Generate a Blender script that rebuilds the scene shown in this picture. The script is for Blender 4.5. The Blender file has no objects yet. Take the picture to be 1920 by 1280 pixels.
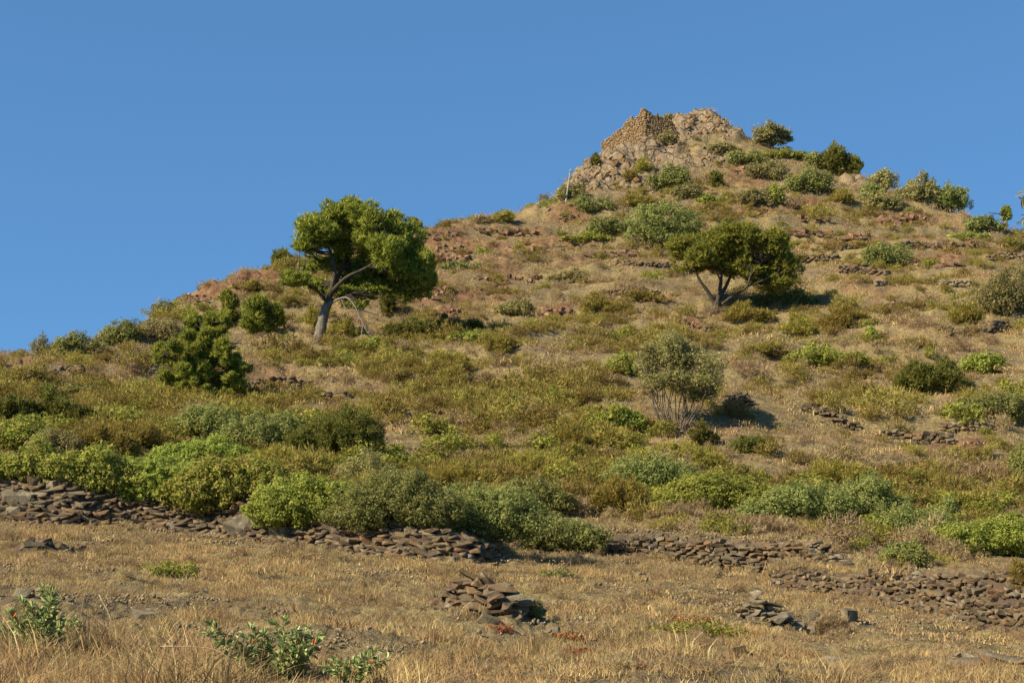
import bpy, bmesh, math, random
import numpy as np
from mathutils import Vector

# ------------------------------------------------------------------ camera, sky, sun, exposure
SC = bpy.context.scene
COL = SC.collection
F_PX = 2638.0                       # focal length in pixels of the 1920 x 1280 photograph
PITCH = math.radians(10.0)
CP, SP = math.cos(PITCH), math.sin(PITCH)
cam_d = bpy.data.cameras.new('camera')
cam_d.sensor_width = 36.0
cam_d.lens = 36.0 * F_PX / 1920.0
cam_d.clip_start = 0.1
cam_d.clip_end = 5000.0
cam = bpy.data.objects.new('camera', cam_d)
cam.rotation_euler = (math.radians(90) + PITCH, 0, 0)
COL.objects.link(cam)
SC.camera = cam

SUN_EL = math.radians(35.0)
SUN_H = Vector((0.86, 0.51, 0.0)).normalized()          # the way the light travels over the ground
world = bpy.data.worlds.new('World')
SC.world = world
world.use_nodes = True
wn = world.node_tree
bg = wn.nodes['Background']
sky = wn.nodes.new('ShaderNodeTexSky')
sky.sky_type = 'NISHITA'
sky.sun_disc = False
sky.sun_elevation = SUN_EL
sky.sun_rotation = math.atan2(-SUN_H.x, -SUN_H.y)
sky.altitude = 100.0
sky.air_density = 0.6
sky.dust_density = 0.0
sky.ozone_density = 4.0
# the same grade over the whole dome: softer gradient and the deep blue of the photograph
gam = wn.nodes.new('ShaderNodeGamma'); gam.inputs[1].default_value = 0.40
grade = wn.nodes.new('ShaderNodeMix'); grade.data_type = 'RGBA'; grade.blend_type = 'MULTIPLY'; grade.inputs[0].default_value = 1.0
grade.inputs[7].default_value = (0.53, 1.07, 1.662, 1)
wn.links.new(sky.outputs[0], gam.inputs[0]); wn.links.new(gam.outputs[0], grade.inputs[6]); wn.links.new(grade.outputs[2], bg.inputs[0])
bg.inputs[1].default_value = 0.12

sun_d = bpy.data.lights.new('sun', 'SUN')
sun_d.energy = 4.7
sun_d.angle = math.radians(0.5)
sun_d.color = (1.0, 0.90, 0.74)
sun = bpy.data.objects.new('sun', sun_d)
ldir = Vector((SUN_H.x * math.cos(SUN_EL), SUN_H.y * math.cos(SUN_EL), -math.sin(SUN_EL)))
sun.rotation_euler = ldir.to_track_quat('-Z', 'Y').to_euler()
sun.location = (-60, -40, 80)
COL.objects.link(sun)

SC.view_settings.view_transform = 'Standard'
SC.view_settings.look = 'None'
SC.view_settings.exposure = 0.88
SC.view_settings.gamma = 1.0
SC.cycles.max_bounces = 8
SC.cycles.diffuse_bounces = 4
SC.cycles.transmission_bounces = 5

RNG = np.random.default_rng(7)
random.seed(7)

# ------------------------------------------------------------------ noise
def _hash(ix, iy, seed):
    with np.errstate(over='ignore'):
        h = (ix.astype(np.int64).astype(np.uint64) * np.uint64(0x9E3779B97F4A7C15)) ^ \
            (iy.astype(np.int64).astype(np.uint64) * np.uint64(0xC2B2AE3D27D4EB4F)) ^ np.uint64(seed * 7919 + 13)
        h ^= h >> np.uint64(29); h *= np.uint64(0xBF58476D1CE4E5B9)
        h ^= h >> np.uint64(32); h *= np.uint64(0x94D049BB133111EB); h ^= h >> np.uint64(29)
    return (h & np.uint64(0xFFFFFF)).astype(np.float64) / 16777215.0

def vnoise(x, y, seed=0):
    x = np.asarray(x, float); y = np.asarray(y, float)
    ix, iy = np.floor(x), np.floor(y)
    fx, fy = x - ix, y - iy
    fx = fx * fx * (3 - 2 * fx); fy = fy * fy * (3 - 2 * fy)
    a = _hash(ix, iy, seed); b = _hash(ix + 1, iy, seed)
    c = _hash(ix, iy + 1, seed); d = _hash(ix + 1, iy + 1, seed)
    return (a + (b - a) * fx) * (1 - fy) + (c + (d - c) * fx) * fy

def fbm(x, y, seed=0, octs=4, gain=0.5):
    s = 0; a = 1; n = 0
    c, q = math.cos(0.6), math.sin(0.6)
    for k in range(octs):
        s = s + a * vnoise(x, y, seed + k * 17); n += a
        x, y = (c * x - q * y) * 2.03 + 3.1, (q * x + c * y) * 2.03 - 1.7
        a *= gain
    return s / n

def sstep(a, b, x):
    t = np.clip((x - a) / (b - a), 0, 1)
    return t * t * (3 - 2 * t)

# ------------------------------------------------------------------ photograph pixel <-> direction (t = x/y, e = z/y)
def ray(u, v):
    a = (np.asarray(u, float) - 960.0) / F_PX
    b = (640.0 - np.asarray(v, float)) / F_PX
    w = CP - b * SP
    return a / w, (SP + b * CP) / w

def pix(x, y, z):
    e = z / y; t = x / y
    b = (e * CP - SP) / (CP + e * SP)
    a = t * (CP - b * SP)
    return 960 + F_PX * a, 640 - F_PX * b

# ------------------------------------------------------------------ hillside heights on a (t, y) grid
V_TAB = [1420, 1280, 1200, 1130, 1080, 1040, 950, 880, 810, 720, 640, 560, 480, 430, 330, 210, 120]
Y_TAB = [5.0, 9.5, 16, 26, 32, 38, 47, 53, 60, 72, 86, 98, 112, 120, 142, 165, 180]
E_TAB = ray(960, V_TAB)[1]
SIL = [(-900, 715), (-300, 690), (0, 670), (60, 668), (100, 658), (170, 648), (250, 622), (300, 598), (330, 572), (345, 560), (400, 537), (450, 521),
       (500, 505), (545, 492), (600, 480), (700, 456), (790, 434), (850, 417), (900, 408), (980, 397), (1020, 383), (1040, 368),
       (1060, 350), (1085, 322), (1110, 302), (1130, 288), (1165, 268), (1210, 248), (1250, 232), (1275, 226), (1300, 220), (1335, 217), (1350, 224), (1370, 242),
       (1400, 258), (1430, 270), (1480, 285), (1530, 299), (1570, 312), (1610, 327), (1650, 352), (1700, 372), (1750, 388), (1810, 402),
       (1850, 417), (1890, 431), (1920, 437), (2200, 470), (2900, 560)]
st, se = ray([p[0] for p in SIL], [p[1] for p in SIL])
tg = np.concatenate([np.linspace(-0.72, -0.415, 28)[:-1], np.linspace(-0.415, 0.415, 530), np.linspace(0.415, 0.72, 28)[1:]])
yg = np.concatenate([np.geomspace(4.0, 60, 430)[:-1], np.linspace(60, 186, 320)[:-1], np.linspace(186, 330, 50)])
TT, YY = np.meshgrid(tg, yg)                      # rows: y, columns: t
eR = np.interp(tg, st, se)                        # skyline of each column
# lower ground is tilted: terraces run nearer on both flanks of the picture
e_of_y = np.interp(yg, Y_TAB, E_TAB)
k = np.ones(9) / 9
e_of_y = np.convolve(np.pad(e_of_y, 4, mode='edge'), k, mode='valid')
tilt = np.interp(tg, [-0.72, -0.36, 0.0, 0.36, 0.72], [0.034, 0.030, 0.004, -0.028, -0.03])
EE = e_of_y[:, None] + tilt[None, :] * (sstep(6, 16, yg) * (1 - sstep(44, 80, yg)))[:, None]
K = 0.006                                          # soft minimum with the skyline
dd = EE - eR[None, :]
EE = np.where(dd > 0.1, eR[None, :], EE - K * np.logaddexp(0, np.clip(dd / K, -60, 60)))
yR = np.interp(eR, E_TAB, Y_TAB)
ZB = YY * EE
over = np.maximum(YY - yR[None, :] - 3.0, 0)
ZB = ZB - np.where(over < 18, 0.022 * over ** 2, 0.022 * 324 + 0.79 * (over - 18))
XX = TT * YY

def hit_on(Z, u, v):
    """first ground point seen through photograph pixels (skyline point of that column when it misses)"""
    t, e = ray(u, v)
    t = np.atleast_1d(t).astype(float); e = np.atleast_1d(e).astype(float)
    ci = np.clip(np.interp(t, tg, np.arange(len(tg))), 0, len(tg) - 1.001)
    c0 = ci.astype(int); w = ci - c0
    out = np.zeros((len(t), 3))
    for n in range(len(t)):
        col = Z[:, c0[n]] * (1 - w[n]) + Z[:, c0[n] + 1] * w[n]
        ge = col / yg
        idx = np.argmax(ge >= e[n]) if np.any(ge[:-40] >= e[n]) else -1
        if idx <= 0:
            idx = int(np.argmax(ge)); y = yg[idx]
        else:
            g0, g1 = ge[idx - 1], ge[idx]
            y = yg[idx - 1] + (yg[idx] - yg[idx - 1]) * np.clip((e[n] - g0) / max(g1 - g0, 1e-9), 0, 1)
        out[n] = (t[n] * y, y, np.interp(y, yg, col))
    return out

# terrace walls and heaps: pixel paths of their foot, height (m), width of the face, length of the fill behind it
BANKS = {
 'left':   dict(foot=[(-250, 955), (0, 975), (120, 985), (250, 990), (400, 1003), (520, 1022), (640, 1036), (760, 1050), (880, 1060), (940, 1052)],
                h=[(-250, 1.0), (0, 1.05), (400, 0.95), (640, 0.9), (850, 0.65), (940, 0.4)], w=1.0, back=9.0),
 'middle': dict(foot=[(1140, 1036), (1250, 1046), (1350, 1064), (1450, 1076), (1540, 1092), (1600, 1100)],
                h=[(1140, 0.5), (1300, 0.72), (1450, 0.85), (1540, 0.85), (1600, 0.4)], w=0.4, back=6.0),
 'right':  dict(foot=[(1445, 1100), (1550, 1116), (1650, 1134), (1750, 1160), (1850, 1182), (1920, 1192), (2150, 1215)],
                h=[(1445, 0.40), (1500, 0.55), (1600, 0.62), (1700, 0.80), (1800, 1.1), (1920, 1.2), (2150, 1.2)], w=0.55, back=5.0),
 'heap':   dict(foot=[(806, 1150), (850, 1160), (900, 1170), (950, 1175), (1000, 1172)],
                h=[(806, 0.03), (825, 0.15), (860, 0.28), (880, 0.36), (905, 0.36), (950, 0.24), (1000, 0.05)], w=0.5, back=0.6),
 'heap2':  dict(foot=[(1375, 1172), (1430, 1178), (1480, 1182), (1525, 1186)],
                h=[(1375, 0.03), (1400, 0.18), (1435, 0.26), (1480, 0.20), (1525, 0.06)], w=0.40, back=0.7),
 'heap3':  dict(foot=[(1775, 1250), (1830, 1262), (1900, 1272), (1990, 1280)],
                h=[(1775, 0.04), (1820, 0.17), (1870, 0.2), (1990, 0.16)], w=0.35, back=0.7),
 'heap4':  dict(foot=[(12, 1040), (60, 1042), (110, 1042), (160, 1040)],
                h=[(12, 0.03), (50, 0.24), (110, 0.22), (160, 0.03)], w=0.4, back=0.7),
}
path_px = {}
for nm, b in BANKS.items():
    us = np.array([p[0] for p in b['foot']], float); vs = np.array([p[1] for p in b['foot']], float)
    uu = np.linspace(us[0], us[-1], 80)
    P = hit_on(ZB, uu, np.interp(uu, us, vs))
    b['t'] = P[:, 0] / P[:, 1]; b['y'] = P[:, 1]
    b['hh'] = np.interp(uu, [p[0] for p in b['h']], [p[1] for p in b['h']])
ADD = np.zeros_like(ZB)
STONY = np.zeros_like(ZB)
for nm, b in BANKS.items():
    yw = np.interp(tg, b['t'], b['y']); hh = np.interp(tg, b['t'], b['hh'])
    inside = sstep(b['t'][0] - 0.003, b['t'][0] + 0.002, tg) * (1 - sstep(b['t'][-1] - 0.002, b['t'][-1] + 0.003, tg))
    rel = YY - yw[None, :]
    prof = sstep(0, b['w'], rel) * (1 - sstep(b['w'], b['w'] + b['back'], rel))
    ADD = np.maximum(ADD, prof * (hh * inside)[None, :])
    STONY = np.maximum(STONY, (sstep(-0.25, 0.0, rel) * (1 - sstep(b['w'] * .8, b['w'] + 0.1, rel))) * inside[None, :])

# where rock and bare earth show, as soft pixel ellipses (u, v, ru, rv, strength)
CRAG = [(1180, 300, 60, 40, 1), (1230, 270, 60, 30, 1), (1310, 245, 60, 30, 1), (1130, 340, 60, 35, 1), (1090, 350, 40, 30, .8), (1180, 350, 50, 25, .8),
        (1250, 310, 60, 25, .7), (1370, 255, 30, 18, .8), (1000, 392, 35, 12, .7), (1330, 300, 50, 20, .6), (1620, 340, 40, 18, .7), (1690, 380, 30, 12, .6)]
EARTH = [(430, 535, 110, 28, .9), (530, 500, 40, 16, .9), (840, 470, 60, 28, .8), (830, 550, 70, 30, .8), (930, 545, 50, 22, .7), (850, 590, 40, 16, .8),
         (1040, 588, 40, 16, .8), (1070, 408, 50, 12, .8), (990, 435, 40, 12, .7), (1410, 400, 40, 12, .8), (1520, 408, 50, 16, .9), (1690, 415, 70, 18, .9),
         (1400, 330, 50, 22, .6), (1380, 350, 60, 20, .5), (1770, 500, 60, 12, .9), (1830, 415, 50, 14, .6), (1800, 838, 60, 14, .8), (1290, 615, 30, 14, .7),
         (1200, 320, 50, 40, .3), (1620, 520, 60, 12, .5), (1870, 640, 60, 16, .5), (520, 725, 60, 20, .6), (1150, 420, 30, 10, .3), (1000, 470, 120, 7, .7), (1100, 500, 100, 7, .6), (1210, 500, 60, 6, .7), (1560, 470, 90, 7, .7), (1700, 460, 90, 7, .7), (1850, 480, 80, 8, .7), (1450, 420, 70, 7, .5), (1600, 560, 120, 6, .4), (900, 500, 70, 10, .6), (960, 440, 60, 12, .6), (380, 560, 60, 14, .9), (640, 590, 60, 8, .3), (1250, 630, 120, 7, .5), (1500, 640, 100, 6, .4), (1780, 640, 120, 7, .5), (100, 705, 120, 9, .6), (1650, 850, 160, 14, .5)]
UU, VV = pix(XX, YY, ZB)
def soft(lst):
    m = np.zeros_like(ZB)
    wob = fbm(XX * 0.35, YY * 0.35, 90, 3) - 0.5
    for (u, v, ru, rv, s) in lst:
        r = np.sqrt(((UU - u) / ru) ** 2 + ((VV - v) / rv) ** 2) + wob * 0.9
        m = np.maximum(m, s * (1 - sstep(0.65, 1.25, r)))
    return m
M_CRAG = soft(CRAG); M_EARTH = soft(EARTH)

# relief
far = sstep(30, 80, YY)
big = (fbm(XX * 0.09, YY * 0.09, 1, 4) - 0.5) * 2.2 * far + (fbm(XX * 0.28, YY * 0.28, 5, 3) - 0.5) * (0.12 + 0.68 * far)
# old terraces: small steps along the slope
ph = ZB / 2.3 + fbm(XX * 0.05, YY * 0.05, 9, 3) * 2.2
fr = ph - np.floor(ph)
terr = (sstep(0.0, 0.28, fr) - fr) * 1.3 * sstep(50, 75, YY) * (0.35 + fbm(XX * 0.06, YY * 0.1, 14, 2))
small = (fbm(XX * 1.3, YY * 1.3, 21, 3) - 0.5) * (0.16 + 0.28 * far) + (fbm(XX * 0.8, YY * 0.8, 27, 3) - 0.5) * 0.38 * (1 - far) * (1 - sstep(24, 32, YY))
clod_m = sstep(0.46, 0.60, fbm(XX * 0.45, YY * 0.45, 31, 3)) * (1 - sstep(45, 60, YY))
clod = np.abs(fbm(XX * 6.0, YY * 6.0, 41, 2) - 0.5) * 0.13 * (0.25 + clod_m)
rid = 1 - np.abs(2 * fbm(XX * 0.42 + YY * 0.25, YY * 0.42, 51, 4) - 1)
rid2 = 1 - np.abs(2 * fbm(XX * 1.1, YY * 1.1, 55, 3) - 1)
rocky = M_CRAG * ((rid - 0.75) * 2.6 + (rid2 - 0.75) * 1.0) + M_EARTH * ((rid - 0.75) * 1.3 + (rid2 - 0.75) * 0.7)
damp = 1 - 0.8 * sstep(-3, 1.5, YY - yR[None, :]) * (1 - M_CRAG)      # keep the skyline where it is
ZG = ZB + ADD + (big * damp + terr * damp + small + clod) * sstep(3, 7, YY) + rocky * (0.45 + 0.55 * damp)

def gz(x, y):
    x = np.asarray(x, float); y = np.asarray(y, float)
    ci = np.clip(np.interp(x / y, tg, np.arange(len(tg))), 0, len(tg) - 1.001)
    ri = np.clip(np.interp(y, yg, np.arange(len(yg))), 0, len(yg) - 1.001)
    c = ci.astype(int); r = ri.astype(int); a = ci - c; b = ri - r
    return (ZG[r, c] * (1 - a) + ZG[r, c + 1] * a) * (1 - b) + (ZG[r + 1, c] * (1 - a) + ZG[r + 1, c + 1] * a) * b

def gsamp(M, x, y):
    c = np.clip(np.round(np.interp(x / y, tg, np.arange(len(tg)))).astype(int), 0, len(tg) - 1)
    r = np.clip(np.round(np.interp(y, yg, np.arange(len(yg)))).astype(int), 0, len(yg) - 1)
    return M[r, c]

def hit(u, v):
    return hit_on(ZG, [u], [v])[0]

def mpp(p):
    """metres per photograph pixel at a point"""
    return (p[1] * CP + p[2] * SP) / F_PX

# ------------------------------------------------------------------ materials
def mat(name):
    m = bpy.data.materials.new(name); m.use_nodes = True
    nt = m.node_tree; nt.nodes.clear()
    out = nt.nodes.new('ShaderNodeOutputMaterial')
    return m, nt, out

def nd(nt, typ, **kw):
    n = nt.nodes.new(typ)
    for k_, v_ in kw.items():
        setattr(n, k_, v_)
    return n

def ramp(nt, fac, stops):
    r = nt.nodes.new('ShaderNodeValToRGB')
    el = r.color_ramp.elements
    while len(el) > 1: el.remove(el[-1])
    el[0].position = stops[0][0]; el[0].color = (*stops[0][1], 1)
    for p, c in stops[1:]:
        e_ = el.new(p); e_.color = (*c, 1)
    nt.links.new(fac, r.inputs[0])
    return r.outputs[0]

def noise(nt, vec, scale, detail=4, rough=0.55):
    n = nt.nodes.new('ShaderNodeTexNoise')
    n.inputs['Scale'].default_value = scale; n.inputs['Detail'].default_value = detail; n.inputs['Roughness'].default_value = rough
    nt.links.new(vec, n.inputs['Vector'])
    return n.outputs['Fac']

def math_(nt, op, a, b, clamp=False):
    n = nt.nodes.new('ShaderNodeMath'); n.operation = op; n.use_clamp = clamp
    for i, x in enumerate((a, b)):
        if isinstance(x, (int, float)): n.inputs[i].default_value = x
        else: nt.links.new(x, n.inputs[i])
    return n.outputs[0]

def mixc(nt, fac, a, b):
    n = nt.nodes.new('ShaderNodeMix'); n.data_type = 'RGBA'
    if isinstance(fac, (int, float)): n.inputs[0].default_value = fac
    else: nt.links.new(fac, n.inputs[0])
    for i, x in ((6, a), (7, b)):
        if isinstance(x, tuple): n.inputs[i].default_value = (*x, 1)
        else: nt.links.new(x, n.inputs[i])
    return n.outputs[2]

def bump(nt, h, strength, dist):
    b = nt.nodes.new('ShaderNodeBump'); b.inputs['Strength'].default_value = strength; b.inputs['Distance'].default_value = dist
    nt.links.new(h, b.inputs['Height'])
    return b.outputs[0]

def attr(nt, name):
    n = nt.nodes.new('ShaderNodeAttribute'); n.attribute_name = name
    return n.outputs['Fac']

def principled(nt, out, col, rough=0.9, spec=0.15, normal=None):
    p = nt.nodes.new('ShaderNodeBsdfPrincipled')
    if isinstance(col, tuple): p.inputs['Base Color'].default_value = (*col, 1)
    else: nt.links.new(col, p.inputs['Base Color'])
    p.inputs['Roughness'].default_value = rough
    p.inputs['Specular IOR Level'].default_value = spec
    if normal is not None: nt.links.new(normal, p.inputs['Normal'])
    if out is not None: nt.links.new(p.outputs[0], out.inputs[0])
    return p

def make_ground():
    m, nt, out = mat('dry_hillside')
    tc = nd(nt, 'ShaderNodeTexCoord').outputs['Object']
    n1 = noise(nt, tc, 0.16, 5); n2 = noise(nt, tc, 0.9, 6, 0.6); n3 = noise(nt, tc, 7.0, 5, 0.65); n4 = noise(nt, tc, 45.0, 3, 0.6)
    grass = ramp(nt, n3, [(0.28, (0.12, 0.087, 0.036)), (0.45, (0.235, 0.172, 0.072)), (0.62, (0.35, 0.265, 0.115)), (0.8, (0.47, 0.365, 0.175))])
    soil = ramp(nt, n3, [(0.25, (0.085, 0.06, 0.03)), (0.5, (0.175, 0.128, 0.065)), (0.75, (0.285, 0.215, 0.115))])
    f = math_(nt, 'ADD', math_(nt, 'MULTIPLY', n1, 0.6), math_(nt, 'MULTIPLY', n2, 0.6))
    fs = ramp(nt, f, [(0.52, (0, 0, 0)), (0.66, (1, 1, 1))])
    c = mixc(nt, fs, grass, soil)
    earth = ramp(nt, noise(nt, tc, 2.6, 6, 0.7), [(0.28, (0.065, 0.03, 0.016)), (0.48, (0.20, 0.095, 0.048)), (0.72, (0.33, 0.18, 0.095))])
    c = mixc(nt, math_(nt, 'MULTIPLY', attr(nt, 'earth'), ramp(nt, n2, [(0.3, (.2, .2, .2)), (0.5, (1, 1, 1))])), c, earth)
    n5 = noise(nt, tc, 2.2, 6, 0.65)
    crag = ramp(nt, n5, [(0.25, (0.12, 0.083, 0.05)), (0.45, (0.28, 0.20, 0.115)), (0.62, (0.39, 0.295, 0.185)), (0.8, (0.48, 0.39, 0.27))])
    lich = ramp(nt, noise(nt, tc, 0.45, 4), [(0.60, (0, 0, 0)), (0.68, (0.8, 0.8, 0.8))])
    crag = mixc(nt, lich, crag, (0.42, 0.235, 0.07))
    vo = nd(nt, 'ShaderNodeTexVoronoi', feature='DISTANCE_TO_EDGE'); vo.inputs['Scale'].default_value = 0.9
    wv = nd(nt, 'ShaderNodeMix', data_type='RGBA'); wv.inputs[0].default_value = 0.35
    nz = nd(nt, 'ShaderNodeTexNoise'); nz.inputs['Scale'].default_value = 1.2; nt.links.new(tc, nz.inputs['Vector'])
    nt.links.new(tc, wv.inputs[6]); nt.links.new(nz.outputs['Color'], wv.inputs[7]); nt.links.new(wv.outputs[2], vo.inputs['Vector'])
    crack = ramp(nt, vo.outputs['Distance'], [(0.0, (0, 0, 0)), (0.07, (1, 1, 1))])
    crag = mixc(nt, crack, (0.07, 0.05, 0.035), crag)
    c = mixc(nt, attr(nt, 'crag'), c, crag)
    stony = mixc(nt, n5, (0.075, 0.05, 0.035), (0.17, 0.115, 0.075))
    c = mixc(nt, attr(nt, 'stony'), c, stony)
    h = math_(nt, 'ADD', math_(nt, 'MULTIPLY', n3, 0.6), math_(nt, 'MULTIPLY', n4, 0.35))
    h = math_(nt, 'ADD', h, math_(nt, 'MULTIPLY', attr(nt, 'crag'), math_(nt, 'ADD', math_(nt, 'MULTIPLY', n5, 5.0), math_(nt, 'MULTIPLY', crack, 1.2))))
    h = math_(nt, 'ADD', h, math_(nt, 'MULTIPLY', attr(nt, 'earth'), math_(nt, 'MULTIPLY', n5, 3.0)))
    principled(nt, out, c, 0.95, 0.08, bump(nt, h, 0.9, 0.14))
    return m

def make_leaf(name, stops, transl=0.28, rough=0.55, spec=0.25, vary=0.22, patch=None):
    """stops: ramp over the leaf's own tint; each whole plant also shifts a little"""
    m, nt, out = mat(name)
    tint = attr(nt, 'tint')
    oi = nd(nt, 'ShaderNodeObjectInfo').outputs['Random']
    c = ramp(nt, tint, stops)
    hsv = nd(nt, 'ShaderNodeHueSaturation')
    nt.links.new(c, hsv.inputs['Color'])
    nt.links.new(math_(nt, 'ADD', math_(nt, 'MULTIPLY', oi, vary * 2), 1 - vary), hsv.inputs['Value'])
    nt.links.new(math_(nt, 'ADD', math_(nt, 'MULTIPLY', oi, 0.03), 0.485), hsv.inputs['Hue'])
    c = hsv.outputs[0]
    if patch:                                    # plants of another colour in patches over the slope
        pos = nd(nt, 'ShaderNodeNewGeometry').outputs['Position']
        f1 = ramp(nt, noise(nt, pos, 0.55, 4, 0.6), [(0.40, (0, 0, 0)), (0.62, (1, 1, 1))])
        c = mixc(nt, math_(nt, 'MULTIPLY', f1, 0.55), c, patch)
    p = principled(nt, None, c, rough, spec)
    tr = nd(nt, 'ShaderNodeBsdfTranslucent'); nt.links.new(c, tr.inputs[0])
    mx = nd(nt, 'ShaderNodeMixShader'); mx.inputs[0].default_value = transl
    nt.links.new(p.outputs[0], mx.inputs[1]); nt.links.new(tr.outputs[0], mx.inputs[2]); nt.links.new(mx.outputs[0], out.inputs[0])
    return m

def make_stone(name, cols, lichen=0.35, lcol=(0.46, 0.42, 0.32)):
    m, nt, out = mat(name)
    tc = nd(nt, 'ShaderNodeNewGeometry').outputs['Position']
    oi = nd(nt, 'ShaderNodeObjectInfo').outputs['Random']
    r = math_(nt, 'FRACT', math_(nt, 'ADD', oi, attr(nt, 'tint')), 0.0)
    base = ramp(nt, r, cols)
    n1 = noise(nt, tc, 5.0, 6, 0.65); n2 = noise(nt, tc, 26.0, 5, 0.65)
    shade = ramp(nt, n1, [(0.30, (0.38, 0.36, 0.34)), (0.5, (0.78, 0.76, 0.72)), (0.72, (1.1, 1.02, 0.92))])
    mul = nd(nt, 'ShaderNodeMix', data_type='RGBA', blend_type='MULTIPLY'); mul.inputs[0].default_value = 1.0
    nt.links.new(base, mul.inputs[6]); nt.links.new(shade, mul.inputs[7])
    lf = ramp(nt, noise(nt, tc, 3.3, 7, 0.7), [(0.56, (0, 0, 0)), (0.66, (lichen, lichen, lichen))])
    c = mixc(nt, lf, mul.outputs[2], lcol)
    h = math_(nt, 'ADD', math_(nt, 'MULTIPLY', n1, 0.6), math_(nt, 'MULTIPLY', n2, 0.4))
    principled(nt, out, c, 0.85, 0.25, bump(nt, h, 0.7, 0.05))
    return m

def make_bark(name, c0, c1, scale=9.0):
    m, nt, out = mat(name)
    tc = nd(nt, 'ShaderNodeTexCoord').outputs['Object']
    mp = nd(nt, 'ShaderNodeMapping'); mp.inputs['Scale'].default_value = (1, 1, 0.3); nt.links.new(tc, mp.inputs[0])
    n1 = noise(nt, mp.outputs[0], scale, 6, 0.7)
    c = ramp(nt, n1, [(0.3, c0), (0.68, c1)])
    principled(nt, out, c, 0.9, 0.1, bump(nt, n1, 0.9, 0.06))
    return m

M = {}
M['ground'] = make_ground()
M['grass'] = make_leaf('dry_grass_blades', [(0.0, (0.170, 0.106, 0.046)), (0.35, (0.396, 0.258, 0.107)), (0.75, (0.602, 0.407, 0.171)), (1.0, (0.750, 0.585, 0.295))], 0.30, 0.75, 0.06, 0.2, patch=(0.22, 0.155, 0.07))
M['scrub_dry'] = make_leaf('dry_twigs', [(0.0, (0.188, 0.126, 0.063)), (0.5, (0.368, 0.260, 0.128)), (1.0, (0.518, 0.390, 0.191))], 0.25, 0.75, 0.06, 0.25)
M['scrub_olive'] = make_leaf('olive_brown_scrub_leaves', [(0.0, (0.160, 0.116, 0.033)), (0.5, (0.308, 0.240, 0.055)), (1.0, (0.458, 0.347, 0.093))], 0.42, 0.75, 0.06, 0.25)
M['scrub_green'] = make_leaf('green_scrub_leaves', [(0.0, (0.140, 0.142, 0.029)), (0.5, (0.281, 0.273, 0.048)), (1.0, (0.445, 0.386, 0.081))], 0.46, 0.75, 0.06, 0.2)
M['pine'] = make_leaf('pine_needles', [(0.0, (0.099, 0.110, 0.024)), (0.45, (0.253, 0.276, 0.044)), (0.8, (0.451, 0.444, 0.073)), (1.0, (0.573, 0.538, 0.097))], 0.46, 0.75, 0.06, 0.12)
M['lentisk'] = make_leaf('evergreen_shrub_leaves', [(0.0, (0.138, 0.153, 0.041)), (0.5, (0.263, 0.273, 0.074)), (0.95, (0.412, 0.386, 0.123)), (1.0, (0.403, 0.401, 0.149))], 0.46, 0.75, 0.06, 0.14)
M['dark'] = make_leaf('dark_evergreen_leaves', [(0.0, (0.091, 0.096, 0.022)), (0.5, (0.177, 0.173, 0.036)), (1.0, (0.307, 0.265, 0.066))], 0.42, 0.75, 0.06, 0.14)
M['olive'] = make_leaf('grey_green_olive_leaves', [(0.0, (0.167, 0.157, 0.052)), (0.5, (0.311, 0.278, 0.094)), (1.0, (0.548, 0.474, 0.187))], 0.44, 0.75, 0.06, 0.14)
M['bright'] = make_leaf('bright_green_leaves', [(0.0, (0.161, 0.191, 0.034)), (0.5, (0.313, 0.341, 0.057)), (0.92, (0.486, 0.472, 0.095)), (1.0, (0.461, 0.458, 0.127))], 0.46, 0.75, 0.06, 0.12)
M['broom'] = make_leaf('yellow_green_broom_leaves', [(0.0, (0.179, 0.142, 0.032)), (0.5, (0.343, 0.281, 0.057)), (1.0, (0.542, 0.426, 0.102))], 0.46, 0.75, 0.06, 0.16)
M['dry'] = M['scrub_dry']
M['turning'] = make_leaf('turning_shrub_leaves', [(0.0, (0.143, 0.165, 0.030)), (0.45, (0.290, 0.301, 0.054)), (0.8, (0.425, 0.393, 0.076)), (0.92, (0.502, 0.310, 0.091)), (1.0, (0.386, 0.252, 0.098))], 0.46, 0.75, 0.06, 0.12)
M['redleaf'] = make_leaf('red_leaves', [(0.0, (0.10, 0.10, 0.035)), (0.4, (0.20, 0.13, 0.05)), (0.6, (0.42, 0.12, 0.05)), (1.0, (0.55, 0.17, 0.07))], 0.35, 0.75, 0.06, 0.1)
M['fresh'] = make_leaf('blue_green_leaflets', [(0.0, (0.166, 0.223, 0.067)), (0.6, (0.314, 0.372, 0.120)), (1.0, (0.496, 0.506, 0.192))], 0.30, 0.75, 0.06, 0.25)
M['straw'] = make_leaf('straw', [(0.0, (0.46, 0.34, 0.18)), (1.0, (0.62, 0.49, 0.29))], 0.15, 0.75, 0.06, 0.1)
M['stone'] = make_stone('brown_schist', [(0.0, (0.127, 0.091, 0.049)), (0.25, (0.187, 0.130, 0.066)), (0.45, (0.151, 0.123, 0.074)), (0.62, (0.223, 0.130, 0.057)), (0.8, (0.206, 0.166, 0.097)), (0.92, (0.119, 0.078, 0.053)), (1.0, (0.263, 0.220, 0.133))])
M['clod'] = make_stone('soil_clods', [(0.0, (0.186, 0.129, 0.067)), (0.5, (0.296, 0.213, 0.116)), (1.0, (0.404, 0.314, 0.184))], 0.1)
M['stone_grey'] = make_stone('grey_schist', [(0.0, (0.198, 0.155, 0.090)), (0.35, (0.257, 0.200, 0.121)), (0.65, (0.182, 0.151, 0.096)), (1.0, (0.314, 0.257, 0.157))], 0.6)
M['outcrop'] = make_stone('rusty_rock', [(0.0, (0.200, 0.110, 0.056)), (0.3, (0.280, 0.152, 0.072)), (0.6, (0.170, 0.101, 0.060)), (1.0, (0.330, 0.202, 0.108))], 0.4)
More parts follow.
